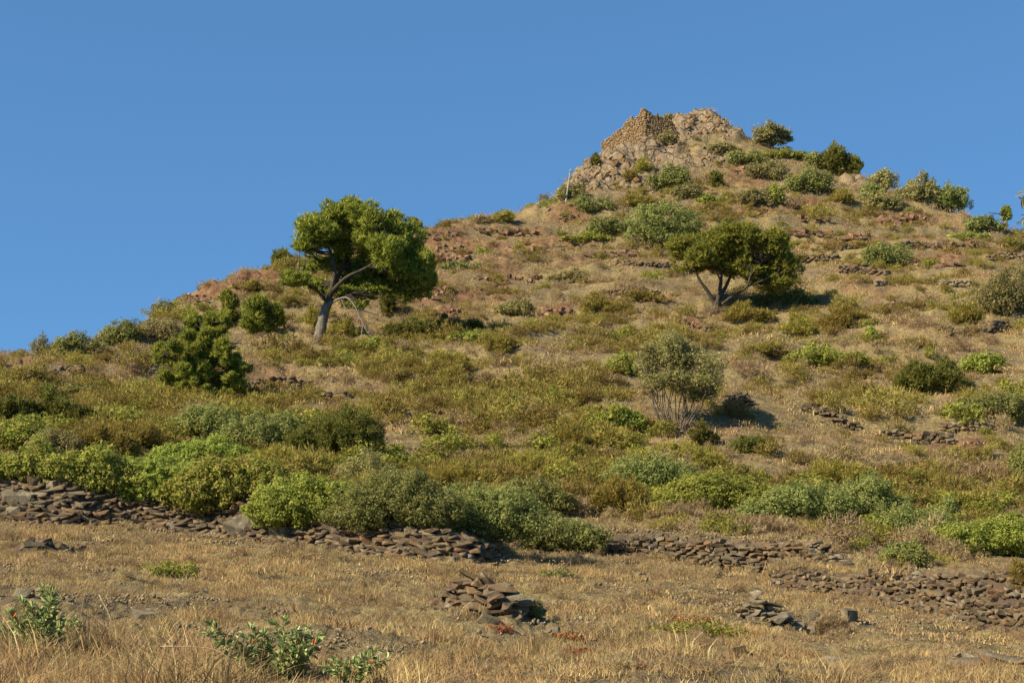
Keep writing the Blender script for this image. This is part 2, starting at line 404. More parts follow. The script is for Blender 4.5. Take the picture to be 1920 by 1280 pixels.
M['cragrock'] = make_stone('lichened_crag_rock', [(0.0, (0.222, 0.135, 0.059)), (0.3, (0.296, 0.193, 0.088)), (0.6, (0.246, 0.165, 0.083)), (0.85, (0.345, 0.236, 0.114)), (1.0, (0.329, 0.169, 0.045))], 0.6, (0.50, 0.44, 0.33))
M['tower'] = make_stone('tower_masonry', [(0.0, (0.260, 0.162, 0.071)), (0.35, (0.366, 0.235, 0.107)), (0.7, (0.304, 0.201, 0.098)), (1.0, (0.439, 0.296, 0.143))], 0.45)
M['bark'] = make_bark('pine_bark', (0.08, 0.066, 0.045), (0.26, 0.225, 0.165))
M['bark_dark'] = make_bark('dark_bark', (0.035, 0.027, 0.018), (0.115, 0.09, 0.06))
M['deadwood'] = make_bark('bleached_dead_wood', (0.13, 0.105, 0.08), (0.31, 0.265, 0.21), 14)
M['twig'] = make_bark('grey_twigs', (0.08, 0.058, 0.038), (0.21, 0.16, 0.11), 14)
M['redtwig'] = make_bark('reddish_stems', (0.16, 0.08, 0.045), (0.27, 0.15, 0.09), 14)
M['polewood'] = make_bark('weathered_pole_wood', (0.25, 0.22, 0.18), (0.42, 0.38, 0.32), 10)

# ------------------------------------------------------------------ mesh helpers
def raw_mesh(name, verts, faces_flat, n_per, tint=None, smooth=False):
    me = bpy.data.meshes.new(name)
    verts = np.asarray(verts, np.float32); idx = np.asarray(faces_flat, np.int32).ravel()
    nf = len(idx) // n_per
    me.vertices.add(len(verts)); me.vertices.foreach_set('co', verts.ravel())
    me.loops.add(len(idx)); me.loops.foreach_set('vertex_index', idx)
    me.polygons.add(nf); me.polygons.foreach_set('loop_start', np.arange(nf, dtype=np.int32) * n_per)
    if tint is not None:
        a = me.attributes.new('tint', 'FLOAT', 'FACE'); a.data.foreach_set('value', np.asarray(tint, np.float32))
    me.update(calc_edges=True)
    if smooth:
        me.polygons.foreach_set('use_smooth', np.ones(nf, bool))
    return me

def link(name, me, material, parent=None, loc=(0, 0, 0)):
    o = bpy.data.objects.new(name, me)
    if material is not None and len(me.materials) == 0: me.materials.append(material)
    COL.objects.link(o); o.location = loc
    if parent is not None: o.parent = parent
    return o

def tag(o, label=None, cat=None, group=None, kind=None):
    if label: o['label'] = label
    if cat: o['category'] = cat
    if group: o['group'] = group
    if kind: o['kind'] = kind
    return o

def empty(name, loc, label, cat, group=None):
    o = bpy.data.objects.new(name, None); o.empty_display_size = 0.2
    o.location = loc; COL.objects.link(o)
    return tag(o, label, cat, group)

def unit(a):
    return a / np.maximum(np.linalg.norm(a, axis=-1, keepdims=True), 1e-9)

# ------------------------------------------------------------------ the hillside
def build_hillside():
    nr, nc = ZG.shape
    V = np.stack([XX, YY, ZG], -1).reshape(-1, 3)
    i = np.arange(nr * nc).reshape(nr, nc)
    Fq = np.stack([i[:-1, :-1], i[:-1, 1:], i[1:, 1:], i[1:, :-1]], -1).reshape(-1)
    me = raw_mesh('hillside', V, Fq, 4, None, True)
    for nm, A in (('earth', M_EARTH), ('crag', M_CRAG), ('stony', STONY)):
        a = me.attributes.new(nm, 'FLOAT', 'POINT'); a.data.foreach_set('value', A.astype(np.float32).ravel())
    o = link('hillside', me, M['ground'])
    tag(o, 'dry brown terraced hillside rising to a rocky summit', 'hillside', kind='structure')
build_hillside()
# ------------------------------------------------------------------ foliage, wood and stone builders
def leaf_quads(P, axis, side, L, W, rng):
    """pointed leaves: centre P, long axis, side direction, half lengths L, W (arrays)"""
    n = len(P)
    V = np.empty((n, 3, 3))
    V[:, 0] = P - axis * L[:, None] + side * W[:, None]; V[:, 1] = P - axis * L[:, None] - side * W[:, None]
    V[:, 2] = P + axis * L[:, None]
    return V.reshape(-1, 3), np.arange(n * 3)

def leaf_cloud(ells, n, L, W, rng, style='leaf', rc=0.34, fill=0.25, up=0.25, lift=0.12, free=0.0):
    """leaves gathered in clumps over a union of ellipsoids. ells: (k,6) centre + radii"""
    ells = np.asarray(ells, float)
    area = ells[:, 3] * ells[:, 5] + ells[:, 3] * ells[:, 4] + ells[:, 4] * ells[:, 5]
    C = []; R = []; OUT = []
    for k_ in range(len(ells)):
        c, r = ells[k_, :3], ells[k_, 3:]
        m = int(np.clip(26 * (0.34 / rc) ** 2, 10, 130))
        d = unit(rng.normal(size=(m, 3))); d[:, 2] = d[:, 2] * (0.9 if lift < .3 else .8) + lift; d = unit(d)
        s = np.where(rng.random(m) < fill, rng.uniform(0.2, 0.6, m), rng.uniform(0.66, 1.04, m))
        C.append(c + d * r * s[:, None]); R.append(np.full(m, 1.0)[:, None] * (r * rc)[None, :] * rng.uniform(0.65, 1.25, m)[:, None]); OUT.append(d)
    wts = np.concatenate([np.full(len(C[k_]), area[k_] / len(C[k_])) for k_ in range(len(ells))])
    C = np.concatenate(C); R = np.concatenate(R); OUT = np.concatenate(OUT)
    ctint = rng.normal(0, 0.13, len(C))
    pick = rng.choice(len(C), n, p=wts / wts.sum())
    d = unit(rng.normal(size=(n, 3)) + OUT[pick] * 0.55)
    rr = 0.35 + 0.65 * rng.random(n) ** 0.45 + np.maximum(rng.normal(-.15, .22, n), 0)
    P = C[pick] + d * R[pick] * rr[:, None]
    if free:                                             # loose leaves and shoots between the clumps
        nf = int(n * free); q = rng.choice(n, nf, replace=False)
        ke = rng.choice(len(ells), nf, p=area / area.sum())
        df = unit(rng.normal(size=(nf, 3)) + np.array([0, 0, 0.25]))
        wob = 0.62 + 0.58 * vnoise(df[:, 0] * 4.5 + ke * 7.3, df[:, 2] * 4.5 + df[:, 1] * 3.0, 5)
        P[q] = ells[ke, :3] + df * ells[ke, 3:] * (wob * rng.uniform(0.8, 1.12, nf))[:, None]
        d[q] = df
    rnd = unit(rng.normal(size=(n, 3)))
    if style == 'needle':
        ax = unit(d + rnd * 0.55 + np.array([0, 0, up + 0.25]))
        side = unit(np.cross(ax, unit(rng.normal(size=(n, 3)))))
    else:
        nrm = unit(d + rnd * 0.75 + np.array([0, 0, up]))
        ax = unit(np.cross(nrm, unit(rng.normal(size=(n, 3)))))
        side = np.cross(nrm, ax)
    sc = rng.uniform(0.65, 1.35, n)
    V, Fq = leaf_quads(P, ax, side, L * sc, W * sc, rng)
    tint = np.clip(0.5 + ctint[pick] + rng.normal(0, 0.26, n), 0, 1)
    return V, Fq, tint, C

def tube(pts, radii, sides=7, rng=None, wob=0.0):
    """a tapering limb; returns verts, quads (flat)"""
    pts = np.asarray(pts, float); radii = np.asarray(radii, float); n = len(pts)
    tan = np.gradient(pts, axis=0); tan = unit(tan)
    ref = np.array([0.31, 0.93, 0.2]); a = unit(np.cross(tan, ref)); b = np.cross(tan, a)
    ang = np.linspace(0, 2 * math.pi, sides, endpoint=False)
    ring = np.cos(ang)[None, :, None] * a[:, None, :] + np.sin(ang)[None, :, None] * b[:, None, :]
    rr = radii[:, None] * np.ones(sides)[None, :]
    if rng is not None and wob: rr = rr * (1 + rng.uniform(-wob, wob, rr.shape))
    V = pts[:, None, :] + ring * rr[:, :, None]
    V = np.concatenate([V.reshape(-1, 3), pts[-1:]])
    i = np.arange(n * sides).reshape(n, sides); j = np.roll(i, -1, axis=1)
    Fq = np.stack([i[:-1], j[:-1], j[1:], i[1:]], -1).reshape(-1, 4)
    cap = np.stack([i[-1], j[-1], np.full(sides, n * sides), np.full(sides, n * sides)], -1)
    return V, Fq, cap[:, :3]

def curve_pts(P, n=10):
    """Catmull-Rom through P"""
    P = np.asarray(P, float)
    if len(P) == 2: return P[0] + (P[1] - P[0]) * np.linspace(0, 1, n)[:, None]
    Q = np.concatenate([[2 * P[0] - P[1]], P, [2 * P[-1] - P[-2]]])
    out = []
    for i in range(len(P) - 1):
        s = np.linspace(0, 1, n, endpoint=(i == len(P) - 2))[:, None]
        p0, p1, p2, p3 = Q[i:i + 4]
        out.append(0.5 * ((2 * p1) + (-p0 + p2) * s + (2 * p0 - 5 * p1 + 4 * p2 - p3) * s ** 2 + (-p0 + 3 * p1 - 3 * p2 + p3) * s ** 3))
    return np.concatenate(out)

def wood(name, limbs, material, parent, base, rng, sides=7, wob=0.12):
    """limbs: list of (points, r0, r1) in world space -> one mesh"""
    Vs = []; Fs = []; off = 0
    for pts, r0, r1 in limbs:
        pts = np.asarray(pts, float)
        V, Fq, cap = tube(pts, np.linspace(r0, r1, len(pts)), sides, rng, wob)
        Vs.append(V); Fs += [tuple(int(x) + off for x in f) for f in Fq] + [tuple(int(x) + off for x in f) for f in cap]; off += len(V)
    me = bpy.data.meshes.new(name)
    me.from_pydata((np.concatenate(Vs) - base).tolist(), [], Fs)
    me.polygons.foreach_set('use_smooth', np.ones(len(me.polygons), bool))
    return link(name, me, material, parent)

def at(u, v, y):
    t, e = ray(u, v)
    return np.array([t * y, y, e * y])

STYLE = {   # material, leaf kind, half length px, half width px, rc, leaves per pixel of area
 'pine':    ('pine', 'needle', 3.3, 0.85, 0.36, 2.3),
 'lentisk': ('lentisk', 'leaf', 1.8, 1.1, 0.30, 1.45),
 'dark':    ('dark', 'needle', 2.8, 0.95, 0.32, 1.7),
 'olive':   ('olive', 'leaf', 2.2, 0.85, 0.32, 1.5),
 'bright':  ('bright', 'leaf', 1.95, 1.25, 0.28, 1.35),
 'broom':   ('broom', 'needle', 2.8, 0.65, 0.30, 1.75),
 'dry':     ('dry', 'needle', 4.0, 0.36, 0.40, 1.9),
 'turning': ('turning', 'leaf', 2.5, 1.6, 0.28, 0.95),
}

def px_ellipsoids(ells_px, y0, rng, depth=1.0, spread=0.0):
    out = []
    for el in ells_px:
        u, v, ru, rv = el[:4]
        dy = el[4] if len(el) > 4 else rng.uniform(-spread, spread)
        c = at(u, v, y0 + dy); m = mpp(c)
        rx, rz = ru * m, rv * m
        out.append([*c, rx, depth * math.sqrt(rx * rz), rz])
    return np.array(out)

LEAFY = 0.50
def shrub(name, style, cat, label, ells_px, vbase, group=None, depth=1.0, dens=1.0, stems=5, leafscale=1.0, ub=None, dy=None, stem_mat='twig', grow=1.1):
    rng = np.random.default_rng(int(sum(ord(c_) * (i_ + 1) for i_, c_ in enumerate(label))))
    ells_px = [(e_[0], e_[1], e_[2] * grow, e_[3] * (1 + (grow - 1) * .6), *e_[4:]) for e_ in ells_px]
    us = [e_[0] for e_ in ells_px]
    u0 = ub if ub is not None else float(np.average(us, weights=[e_[2] * e_[3] for e_ in ells_px]))
    b = hit(u0, vbase)
    m = mpp(b)
    if dy is None: dy = 0.45 * np.mean([math.sqrt(e_[2] * e_[3]) for e_ in ells_px]) * m
    root = empty(name, b, label, cat, group)
    mt, kind, L, W, rc, den = STYLE[style]
    E = px_ellipsoids(ells_px, b[1] + dy, rng, depth, 0.25 * np.mean([e_[2] for e_ in ells_px]) * m)
    area = sum(math.pi * e_[2] * e_[3] for e_ in ells_px)
    leafscale = leafscale * 1.13
    n = int(max(area * den * dens * LEAFY, 160))
    rc = float(np.clip(10.5 / np.mean([e_[2] for e_ in ells_px]), .17, .42))
    V, Fq, tint, C = leaf_cloud(E, n, L * m * leafscale, W * m * leafscale, rng, kind, rc, free=0.3)
    link('foliage', raw_mesh('foliage', V - b, Fq, 3, tint), M[mt], root)
    limbs = []
    foot = b + np.array([0, dy * 0.6, 0]); foot[2] = gz(foot[0], foot[1]) - 0.05
    for k_ in range(stems):
        c = C[rng.integers(len(C))]
        p0 = foot + rng.normal(0, 0.06, 3) * np.array([1, 1, 0])
        mid = p0 * 0.5 + c * 0.5 + np.array([0, 0, 0.12 * np.linalg.norm(c - p0)])
        limbs.append((curve_pts([p0, mid, c], 5), 0.9 * m * 1.2, 0.35 * m))
    wood('stem', limbs, M[stem_mat], root, b, rng, 5)
    return root

# convex stones, shared
def hull_mesh(name, pts, tints=None):
    bm = bmesh.new()
    for p in pts: bm.verts.new(p)
    r = bmesh.ops.convex_hull(bm, input=bm.verts)
    junk = [g for g in r['geom_interior'] if isinstance(g, bmesh.types.BMVert)] + [g for g in r['geom_unused'] if isinstance(g, bmesh.types.BMVert)]
    bmesh.ops.delete(bm, geom=list(set(junk)), context='VERTS')
    bmesh.ops.dissolve_limit(bm, angle_limit=math.radians(9), verts=bm.verts, edges=bm.edges)
    bmesh.ops.triangulate(bm, faces=bm.faces)
    me = bpy.data.meshes.new(name); bm.to_mesh(me); bm.free()
    return me

def stone_pts(rng, box=0.7):
    """a slab about 1 x 1 x 1 across (scaled later): chipped corners of a box plus a few points on the faces"""
    P = []
    for sx in (-1, 1):
        for sy in (-1, 1):
            for sz in (-1, 1):
                P.append([sx * rng.uniform(0.22, 0.5), sy * rng.uniform(0.22, 0.5), sz * rng.uniform(0.3, 0.5)])
    for _ in range(6):
        a = rng.uniform(0, 2 * math.pi)
        P.append([0.5 * math.cos(a) * rng.uniform(.85, 1.08), 0.5 * math.sin(a) * rng.uniform(.85, 1.08), rng.uniform(-0.32, 0.32)])
    return P
srng = np.random.default_rng(11)
STONES = [hull_mesh('stone', stone_pts(srng)) for _ in range(16)]
def block_pts(rng):
    P = []
    for sx in (-1, 1):
        for sy in (-1, 1):
            for sz in (-1, 1):
                P.append([sx * rng.uniform(0.30, 0.5), sy * rng.uniform(0.30, 0.5), sz * rng.uniform(0.18, 0.5)])
    P.append([rng.uniform(-.4, .4), rng.uniform(-.4, .4), .5])
    return P
BLOCKS = [hull_mesh('rock', block_pts(srng)) for _ in range(14)]
BLOCKS_C = [me.copy() for me in BLOCKS]
for me in BLOCKS: me.materials.append(M['outcrop'])
for me in BLOCKS_C: me.materials.append(M['cragrock'])
STONES_G = [me.copy() for me in STONES]
for me in STONES: me.materials.append(M['stone'])
for me in STONES_G: me.materials.append(M['stone_grey'])
STONE_ARR = []
for me in STONES:
    v = np.empty(len(me.vertices) * 3); me.vertices.foreach_get('co', v)
    f = np.array([p.vertices[:] for p in me.polygons])
    STONE_ARR.append((v.reshape(-1, 3), f))

def put_stone(parent, base, p, size, rot, rng, grey=False):
    o = bpy.data.objects.new('stone', (STONES_G if grey else STONES)[rng.integers(len(STONES))])
    COL.objects.link(o)
    o.parent = parent; o.location = Vector(p) - Vector(base); o.scale = size; o.rotation_euler = rot
    return o

def euler_mat(r):
    cx, sx, cy, sy, cz, sz = math.cos(r[0]), math.sin(r[0]), math.cos(r[1]), math.sin(r[1]), math.cos(r[2]), math.sin(r[2])
    return np.array([[cz * cy, cz * sy * sx - sz * cx, cz * sy * cx + sz * sx], [sz * cy, sz * sy * sx + cz * cx, sz * sy * cx - cz * sx], [-sy, cy * sx, cy * cx]])

def joined_stones(name, items, material, parent, base, rng):
    """items: (pos, size, rot) -> one mesh of real stones"""
    Vs = []; Fs = []; T = []; off = 0
    for p, s, r in items:
        v, f = STONE_ARR[rng.integers(len(STONE_ARR))]
        Vs.append((v * np.array(s)) @ euler_mat(r).T + p - base); Fs.append(f + off); off += len(v); T.append(np.full(len(f), rng.random()))
    me = raw_mesh(name, np.concatenate(Vs), np.concatenate(Fs).ravel(), 3, np.concatenate(T))
    o = link(name, me, material, parent)
    return o

def bank_wall(key, name, label, cat, L, Hs, rng, grey=False, lo=0.0, spill=0, jitter=1.0, upper=1.05, join_only=False, dep=0.8, seg=None):
    """courses of stones up the face of a bank; the largest 290 in view are single parts"""
    b = BANKS[key]
    t, y, h = b['t'], b['y'], b['hh']
    X = t * y
    s = np.concatenate([[0], np.cumsum(np.hypot(np.diff(X), np.diff(y)))])
    total = s[-1]
    mid = len(t) // 2
    base = np.array([X[mid], y[mid], gz(X[mid], y[mid])])
    root = empty(name, base, label, cat)
    items = []
    hmax = h.max()
    nc = int(math.ceil(hmax / Hs)) + 1
    for c in range(nc):
        pos = rng.uniform(-L, 0)
        while pos < total:
            ln = L * float(np.clip(rng.lognormal(0, 0.38), 0.45, 2.1))
            q = pos + ln / 2; pos += ln * rng.uniform(0.86, 1.02)
            if q < 0 or q > total: continue
            hh = np.interp(q, s, h)
            zc = (c + 0.45) * Hs + rng.normal(0, 0.02) * jitter
            if zc > hh * upper or zc < lo: continue
            f = float(np.clip(zc / max(hh, 0.05), 0, 1))
            # invert the smoothstep of the bank face
            w = 0.5 - math.sin(math.asin(1 - 2 * min(max(f, 0.02), 0.98)) / 3)
            yy = np.interp(q, s, y) + b['w'] * w - 0.06 + rng.normal(0, 0.03) * jitter
            xx = np.interp(q, s, t) * yy
            ht = Hs * rng.uniform(0.75, 1.5) * (0.8 + 0.2 * ln / L)
            zz = gz(xx, yy) + ht * 0.15
            tilt = 0.16 * jitter
            items.append((np.array([xx, yy, zz]), (ln * 1.06, L * dep * rng.uniform(0.7, 1.3), ht * 1.12),
                          (rng.normal(0, tilt) + 0.12, rng.normal(0, tilt) + rng.normal(0, 0.1), rng.normal(0, 0.35))))
    for _ in range(spill):                               # stones that slid off the face
        q = rng.uniform(0, total); yy = np.interp(q, s, y) + rng.uniform(-0.9, b['w'] + 0.5); xx = np.interp(q, s, t) * yy
        ln = L * rng.uniform(0.4, 1.1); ht = Hs * rng.uniform(0.6, 1.4)
        items.append((np.array([xx, yy, gz(xx, yy) + ht * 0.2]), (ln, ln * rng.uniform(0.6, 0.9), ht), (rng.normal(0, 0.22), rng.normal(0, 0.22), rng.uniform(0, 6.28))))
    if join_only:
        o = joined_stones('stone', items, M['stone_grey' if grey else 'stone'], root, base, rng); o['kind'] = 'stuff'
        return root
    def shown(it):
        u_, v_ = pix(*it[0])
        return (0 if (-20 < u_ < 1940 and v_ < 1300) else -10) + it[1][0] * it[1][2]
    items.sort(key=shown, reverse=True)
    for p, sz, r in items[:290]: put_stone(root, base, p, sz, r, rng, grey)
    if len(items) > 290:
        o = joined_stones('stone', items[290:], M['stone_grey' if grey else 'stone'], root, base, rng); o['kind'] = 'stuff'
    return root

def rock_cluster(name, material, label, cat, u, v, ru, rv, n, rng, smax=None, flat=0.45, strata=0.25, group=None, sink=0.1):
    """angular blocks of one outcrop, bedded along the same tilt, joined into one rock"""
    b = hit(u, v + rv * 0.6); m = mpp(b)
    items = []
    for k_ in range(int(n * (1.0 if smax else 1.7))):
        r = math.sqrt(rng.random()); a = rng.uniform(0, 2 * math.pi)
        p = hit(u + ru * r * math.cos(a), v + rv * r * math.sin(a))
        if abs(p[1] - b[1]) > 14: continue
        sz = (smax or ru * 0.5) * m * rng.uniform(0.25, 1.0)
        items.append((p + np.array([0, 0, sz * flat * (0.3 - sink)]), (sz, sz * rng.uniform(0.6, 1.0), sz * flat * rng.uniform(0.7, 1.4)),
                      (0.25 + rng.normal(0, 0.15), strata + rng.normal(0, 0.15), rng.normal(0, 0.5))))
    root = empty(name, b, label, cat, group)
    pool = BLOCKS_C if material == 'cragrock' else BLOCKS
    for p, sz, r in items:
        o = bpy.data.objects.new('rock', pool[rng.integers(len(pool))]); COL.objects.link(o)
        o.parent = root; o.location = Vector(p) - Vector(b); o.scale = sz; o.rotation_euler = r
    return root
# ------------------------------------------------------------------ dry stone walls and heaps
wr = np.random.default_rng(23)
bank_wall('left', 'dry_stone_wall', 'long collapsed brown dry stone terrace wall below the left bushes', 'stone wall', 0.31, 0.072, wr, spill=130, jitter=1.5)
bank_wall('right', 'dry_stone_wall', 'broad tumbled dry stone wall running out at the right edge', 'stone wall', 0.21, 0.068, wr, spill=60, jitter=1.3)
bank_wall('heap3', 'stone_heap', 'low flat stone heap with bleached branches in the bottom right corner', 'stone heap', 0.34, 0.06, wr, spill=8, jitter=1.2, upper=1.2)
bank_wall('heap4', 'stone_heap', 'small dark stone heap at the left edge below the collapsed wall', 'stone heap', 0.32, 0.11, wr, spill=8, jitter=1.6, upper=1.1)

def stack_wall(label, foot, hs, L, Hs, grey=False, front=0.0, name='dry_stone_wall', lean=0.03, jit=1.0, cat='stone wall', dep=1.4):
    """a standing dry stone wall in rough courses; every stone a part"""
    us = [q[0] for q in foot]; n = max(int((us[-1] - us[0]) / 3), 6)
    uu = np.linspace(us[0], us[-1], n); P = hit_on(ZB, uu, np.interp(uu, us, [q[1] for q in foot]))
    hh = np.interp(uu, [q[0] for q in hs], [q[1] for q in hs])
    P[:, 0] *= (P[:, 1] - front) / P[:, 1]; P[:, 1] -= front
    s = np.concatenate([[0], np.cumsum(np.hypot(np.diff(P[:, 0]), np.diff(P[:, 1])))])
    zg = gz(P[:, 0], P[:, 1]); zg = np.convolve(np.pad(zg, 3, mode='edge'), np.ones(7) / 7, mode='valid')
    base = np.array([P[n // 2, 0], P[n // 2, 1], zg[n // 2]])
    root = empty(name, base, label, cat); items = []
    for c in range(int(hh.max() * 1.3 / Hs) + 2):
        pos = wr.uniform(-L, 0)
        while pos < s[-1]:
            ln = L * float(np.clip(wr.lognormal(0, 0.38), 0.45, 2.0)); q = pos + ln / 2; pos += ln * wr.uniform(.9, 1.0)
            if q < 0 or q > s[-1]: continue
            top = np.interp(q, s, hh) * (0.82 + 0.36 * float(vnoise(q * 1.3, base[0], 78)))
            if (c + .6) * Hs > top + .04: continue
            x = np.interp(q, s, P[:, 0]); y = np.interp(q, s, P[:, 1]) + lean * c + wr.normal(0, 0.03) * jit
            z = np.interp(q, s, zg) + (c + .4) * Hs + wr.normal(0, .012) * jit
            items.append((np.array([x, y, z]), (ln * 1.08, L * dep, Hs * wr.uniform(.95, 1.55)), (wr.normal(.06, .10) * jit, wr.normal(0, .12) * jit, wr.normal(0, .25))))
    items.sort(key=lambda it: -it[1][0] * it[1][2])
    for q, sz, r in items[:290]: put_stone(root, base, q, sz, r, wr, grey)
    if len(items) > 290:
        o = joined_stones('stone', items[290:], M['stone_grey' if grey else 'stone'], root, base, wr); o['kind'] = 'stuff'
    return root
stack_wall('upright brown dry stone wall right of the large green bush, behind the lower wall', BANKS['middle']['foot'], [(1140, .42), (1300, .62), (1450, .72), (1545, .72), (1600, .3)], .24, .085, front=.12)
stack_wall('left stretch of the broken terrace wall on the slope right of the olive', [(1497, 800), (1560, 806), (1618, 812)], [(1497, .2), (1520, .42), (1590, .42), (1618, .15)], .34, .12, front=.1, lean=.05)
stack_wall('right stretch of the broken terrace wall above the brown slab on the right slope', [(1645, 818), (1720, 827), (1802, 834)], [(1645, .2), (1690, .5), (1780, .5), (1802, .2)], .34, .12, front=.1, lean=.05)
stack_wall('short stub of dry stone wall just right of the central olive', [(1360, 800), (1386, 803), (1414, 799)], [(1360, .3), (1370, .55), (1400, .55), (1414, .35)], .32, .12, front=.1, lean=.04)

stack_wall('brown stone heap alone in the dry grass at bottom centre', [(800, 1152), (850, 1162), (900, 1172), (950, 1177), (1008, 1174)], [(800, .08), (822, .30), (855, .42), (885, .52), (915, .48), (960, .34), (1005, .10)], .25, .058, front=.06, name='stone_heap', lean=.05, jit=1.9, cat='stone heap', dep=1.2)
stack_wall('greyish stone heap beside two boulders, below the right wall', BANKS['heap2']['foot'], [(1375, .05), (1400, .26), (1432, .42), (1480, .32), (1525, .10)], .21, .058, grey=True, front=.05, name='stone_heap', lean=.05, jit=1.9, cat='stone heap', dep=1.2)

# far terrace walls: stones too small to pick apart, each wall one thing
def far_wall(label, path, h, L=0.34, Hs=0.14, grey=False, name='terrace_wall'):
    us = [p[0] for p in path]; vs = [p[1] for p in path]
    n = max(int(abs(us[-1] - us[0]) / 3), 4)
    uu = np.linspace(us[0], us[-1], n); P = hit_on(ZG, uu, np.interp(uu, us, vs))
    yy = np.convolve(np.pad(P[:, 1], 2, mode='edge'), np.ones(5) / 5, mode='valid')
    P[:, 0] *= yy / P[:, 1]; P[:, 1] = yy
    s = np.concatenate([[0], np.cumsum(np.hypot(np.diff(P[:, 0]), np.diff(P[:, 1])))])
    base = P[n // 2].copy(); base[2] = gz(base[0], base[1])
    root = empty(name, base, label, 'stone wall')
    items = []
    for c in range(int(h / Hs) + 2):
        pos = 0
        while pos < s[-1]:
            ln = L * float(np.clip(wr.lognormal(0, 0.4), 0.4, 2.2)); q = pos + ln / 2; pos += ln * 0.97
            hh = h * (0.35 + 0.95 * float(vnoise(q * 0.55, c * 0.0 + base[0], 77)))
            if c * Hs > hh: continue
            x = np.interp(q, s, P[:, 0]); y = np.interp(q, s, P[:, 1]) + 0.06 * c + wr.normal(0, 0.05)
            z = gz(x, np.interp(q, s, P[:, 1])) + c * Hs + 0.02
            items.append((np.array([x, y, z]), (ln * 1.1, L * 1.3, Hs * wr.uniform(0.85, 1.5)), (wr.normal(0.1, 0.15), wr.normal(0, 0.16), wr.normal(0, 0.4))))
    o = joined_stones('stone', items, M['stone_grey' if grey else 'stone'], root, base, wr); o['kind'] = 'stuff'
    return root
far_wall('terrace wall below the skyline at the far left edge', [(0, 712), (60, 716), (150, 712)], 0.75)
far_wall('thin pale terrace wall left of the young bushy pine', [(185, 738), (240, 741), (305, 740)], 0.4, grey=True)
far_wall('upper terrace wall just right of the young bushy pine', [(462, 722), (520, 722), (560, 728)], 0.45)
far_wall('lower terrace wall right of the young bushy pine', [(462, 746), (540, 744), (650, 748)], 0.5)
far_wall('tiny stone wall end left of the central olive', [(1135, 836), (1160, 834), (1180, 832)], 0.3, grey=True)
far_wall('low stone line left of the forked pine crown', [(1155, 496), (1200, 497), (1262, 500)], 0.5)
far_wall('faint stone line left of the forked pine, below its crown', [(1125, 552), (1180, 551), (1230, 550)], 0.3)
far_wall('faint stone line across the slope below the grey-green olive thicket', [(1000, 464), (1055, 464), (1112, 466)], 0.35)
far_wall('terrace wall just right of the forked pine crown', [(1490, 490), (1530, 488), (1570, 489)], 0.5)
far_wall('short dark terrace wall left of the round bush on the right slope', [(1572, 510), (1620, 511), (1665, 515)], 0.55)
far_wall('short stone line above left of the round bush on the right slope', [(1575, 468), (1620, 464), (1645, 463)], 0.35)
far_wall('terrace wall upper right of the round bush on the right slope', [(1690, 468), (1730, 464), (1770, 470)], 0.5)
far_wall('terrace wall at the right edge below the skyline', [(1850, 488), (1885, 484), (1930, 490)], 0.6)
far_wall('pale broken wall below the round bush on the right slope', [(1640, 536), (1700, 532), (1820, 536)], 0.4, grey=True)
far_wall('terrace wall below the grey-green olive at the right edge', [(1775, 628), (1830, 622), (1925, 618)], 0.5)
far_wall('stone line just below the trunk of the forked pine', [(1322, 626), (1350, 626), (1375, 624)], 0.35)
far_wall('small stone line above the bright green patch on the right slope', [(1760, 806), (1800, 805), (1850, 806)], 0.3)

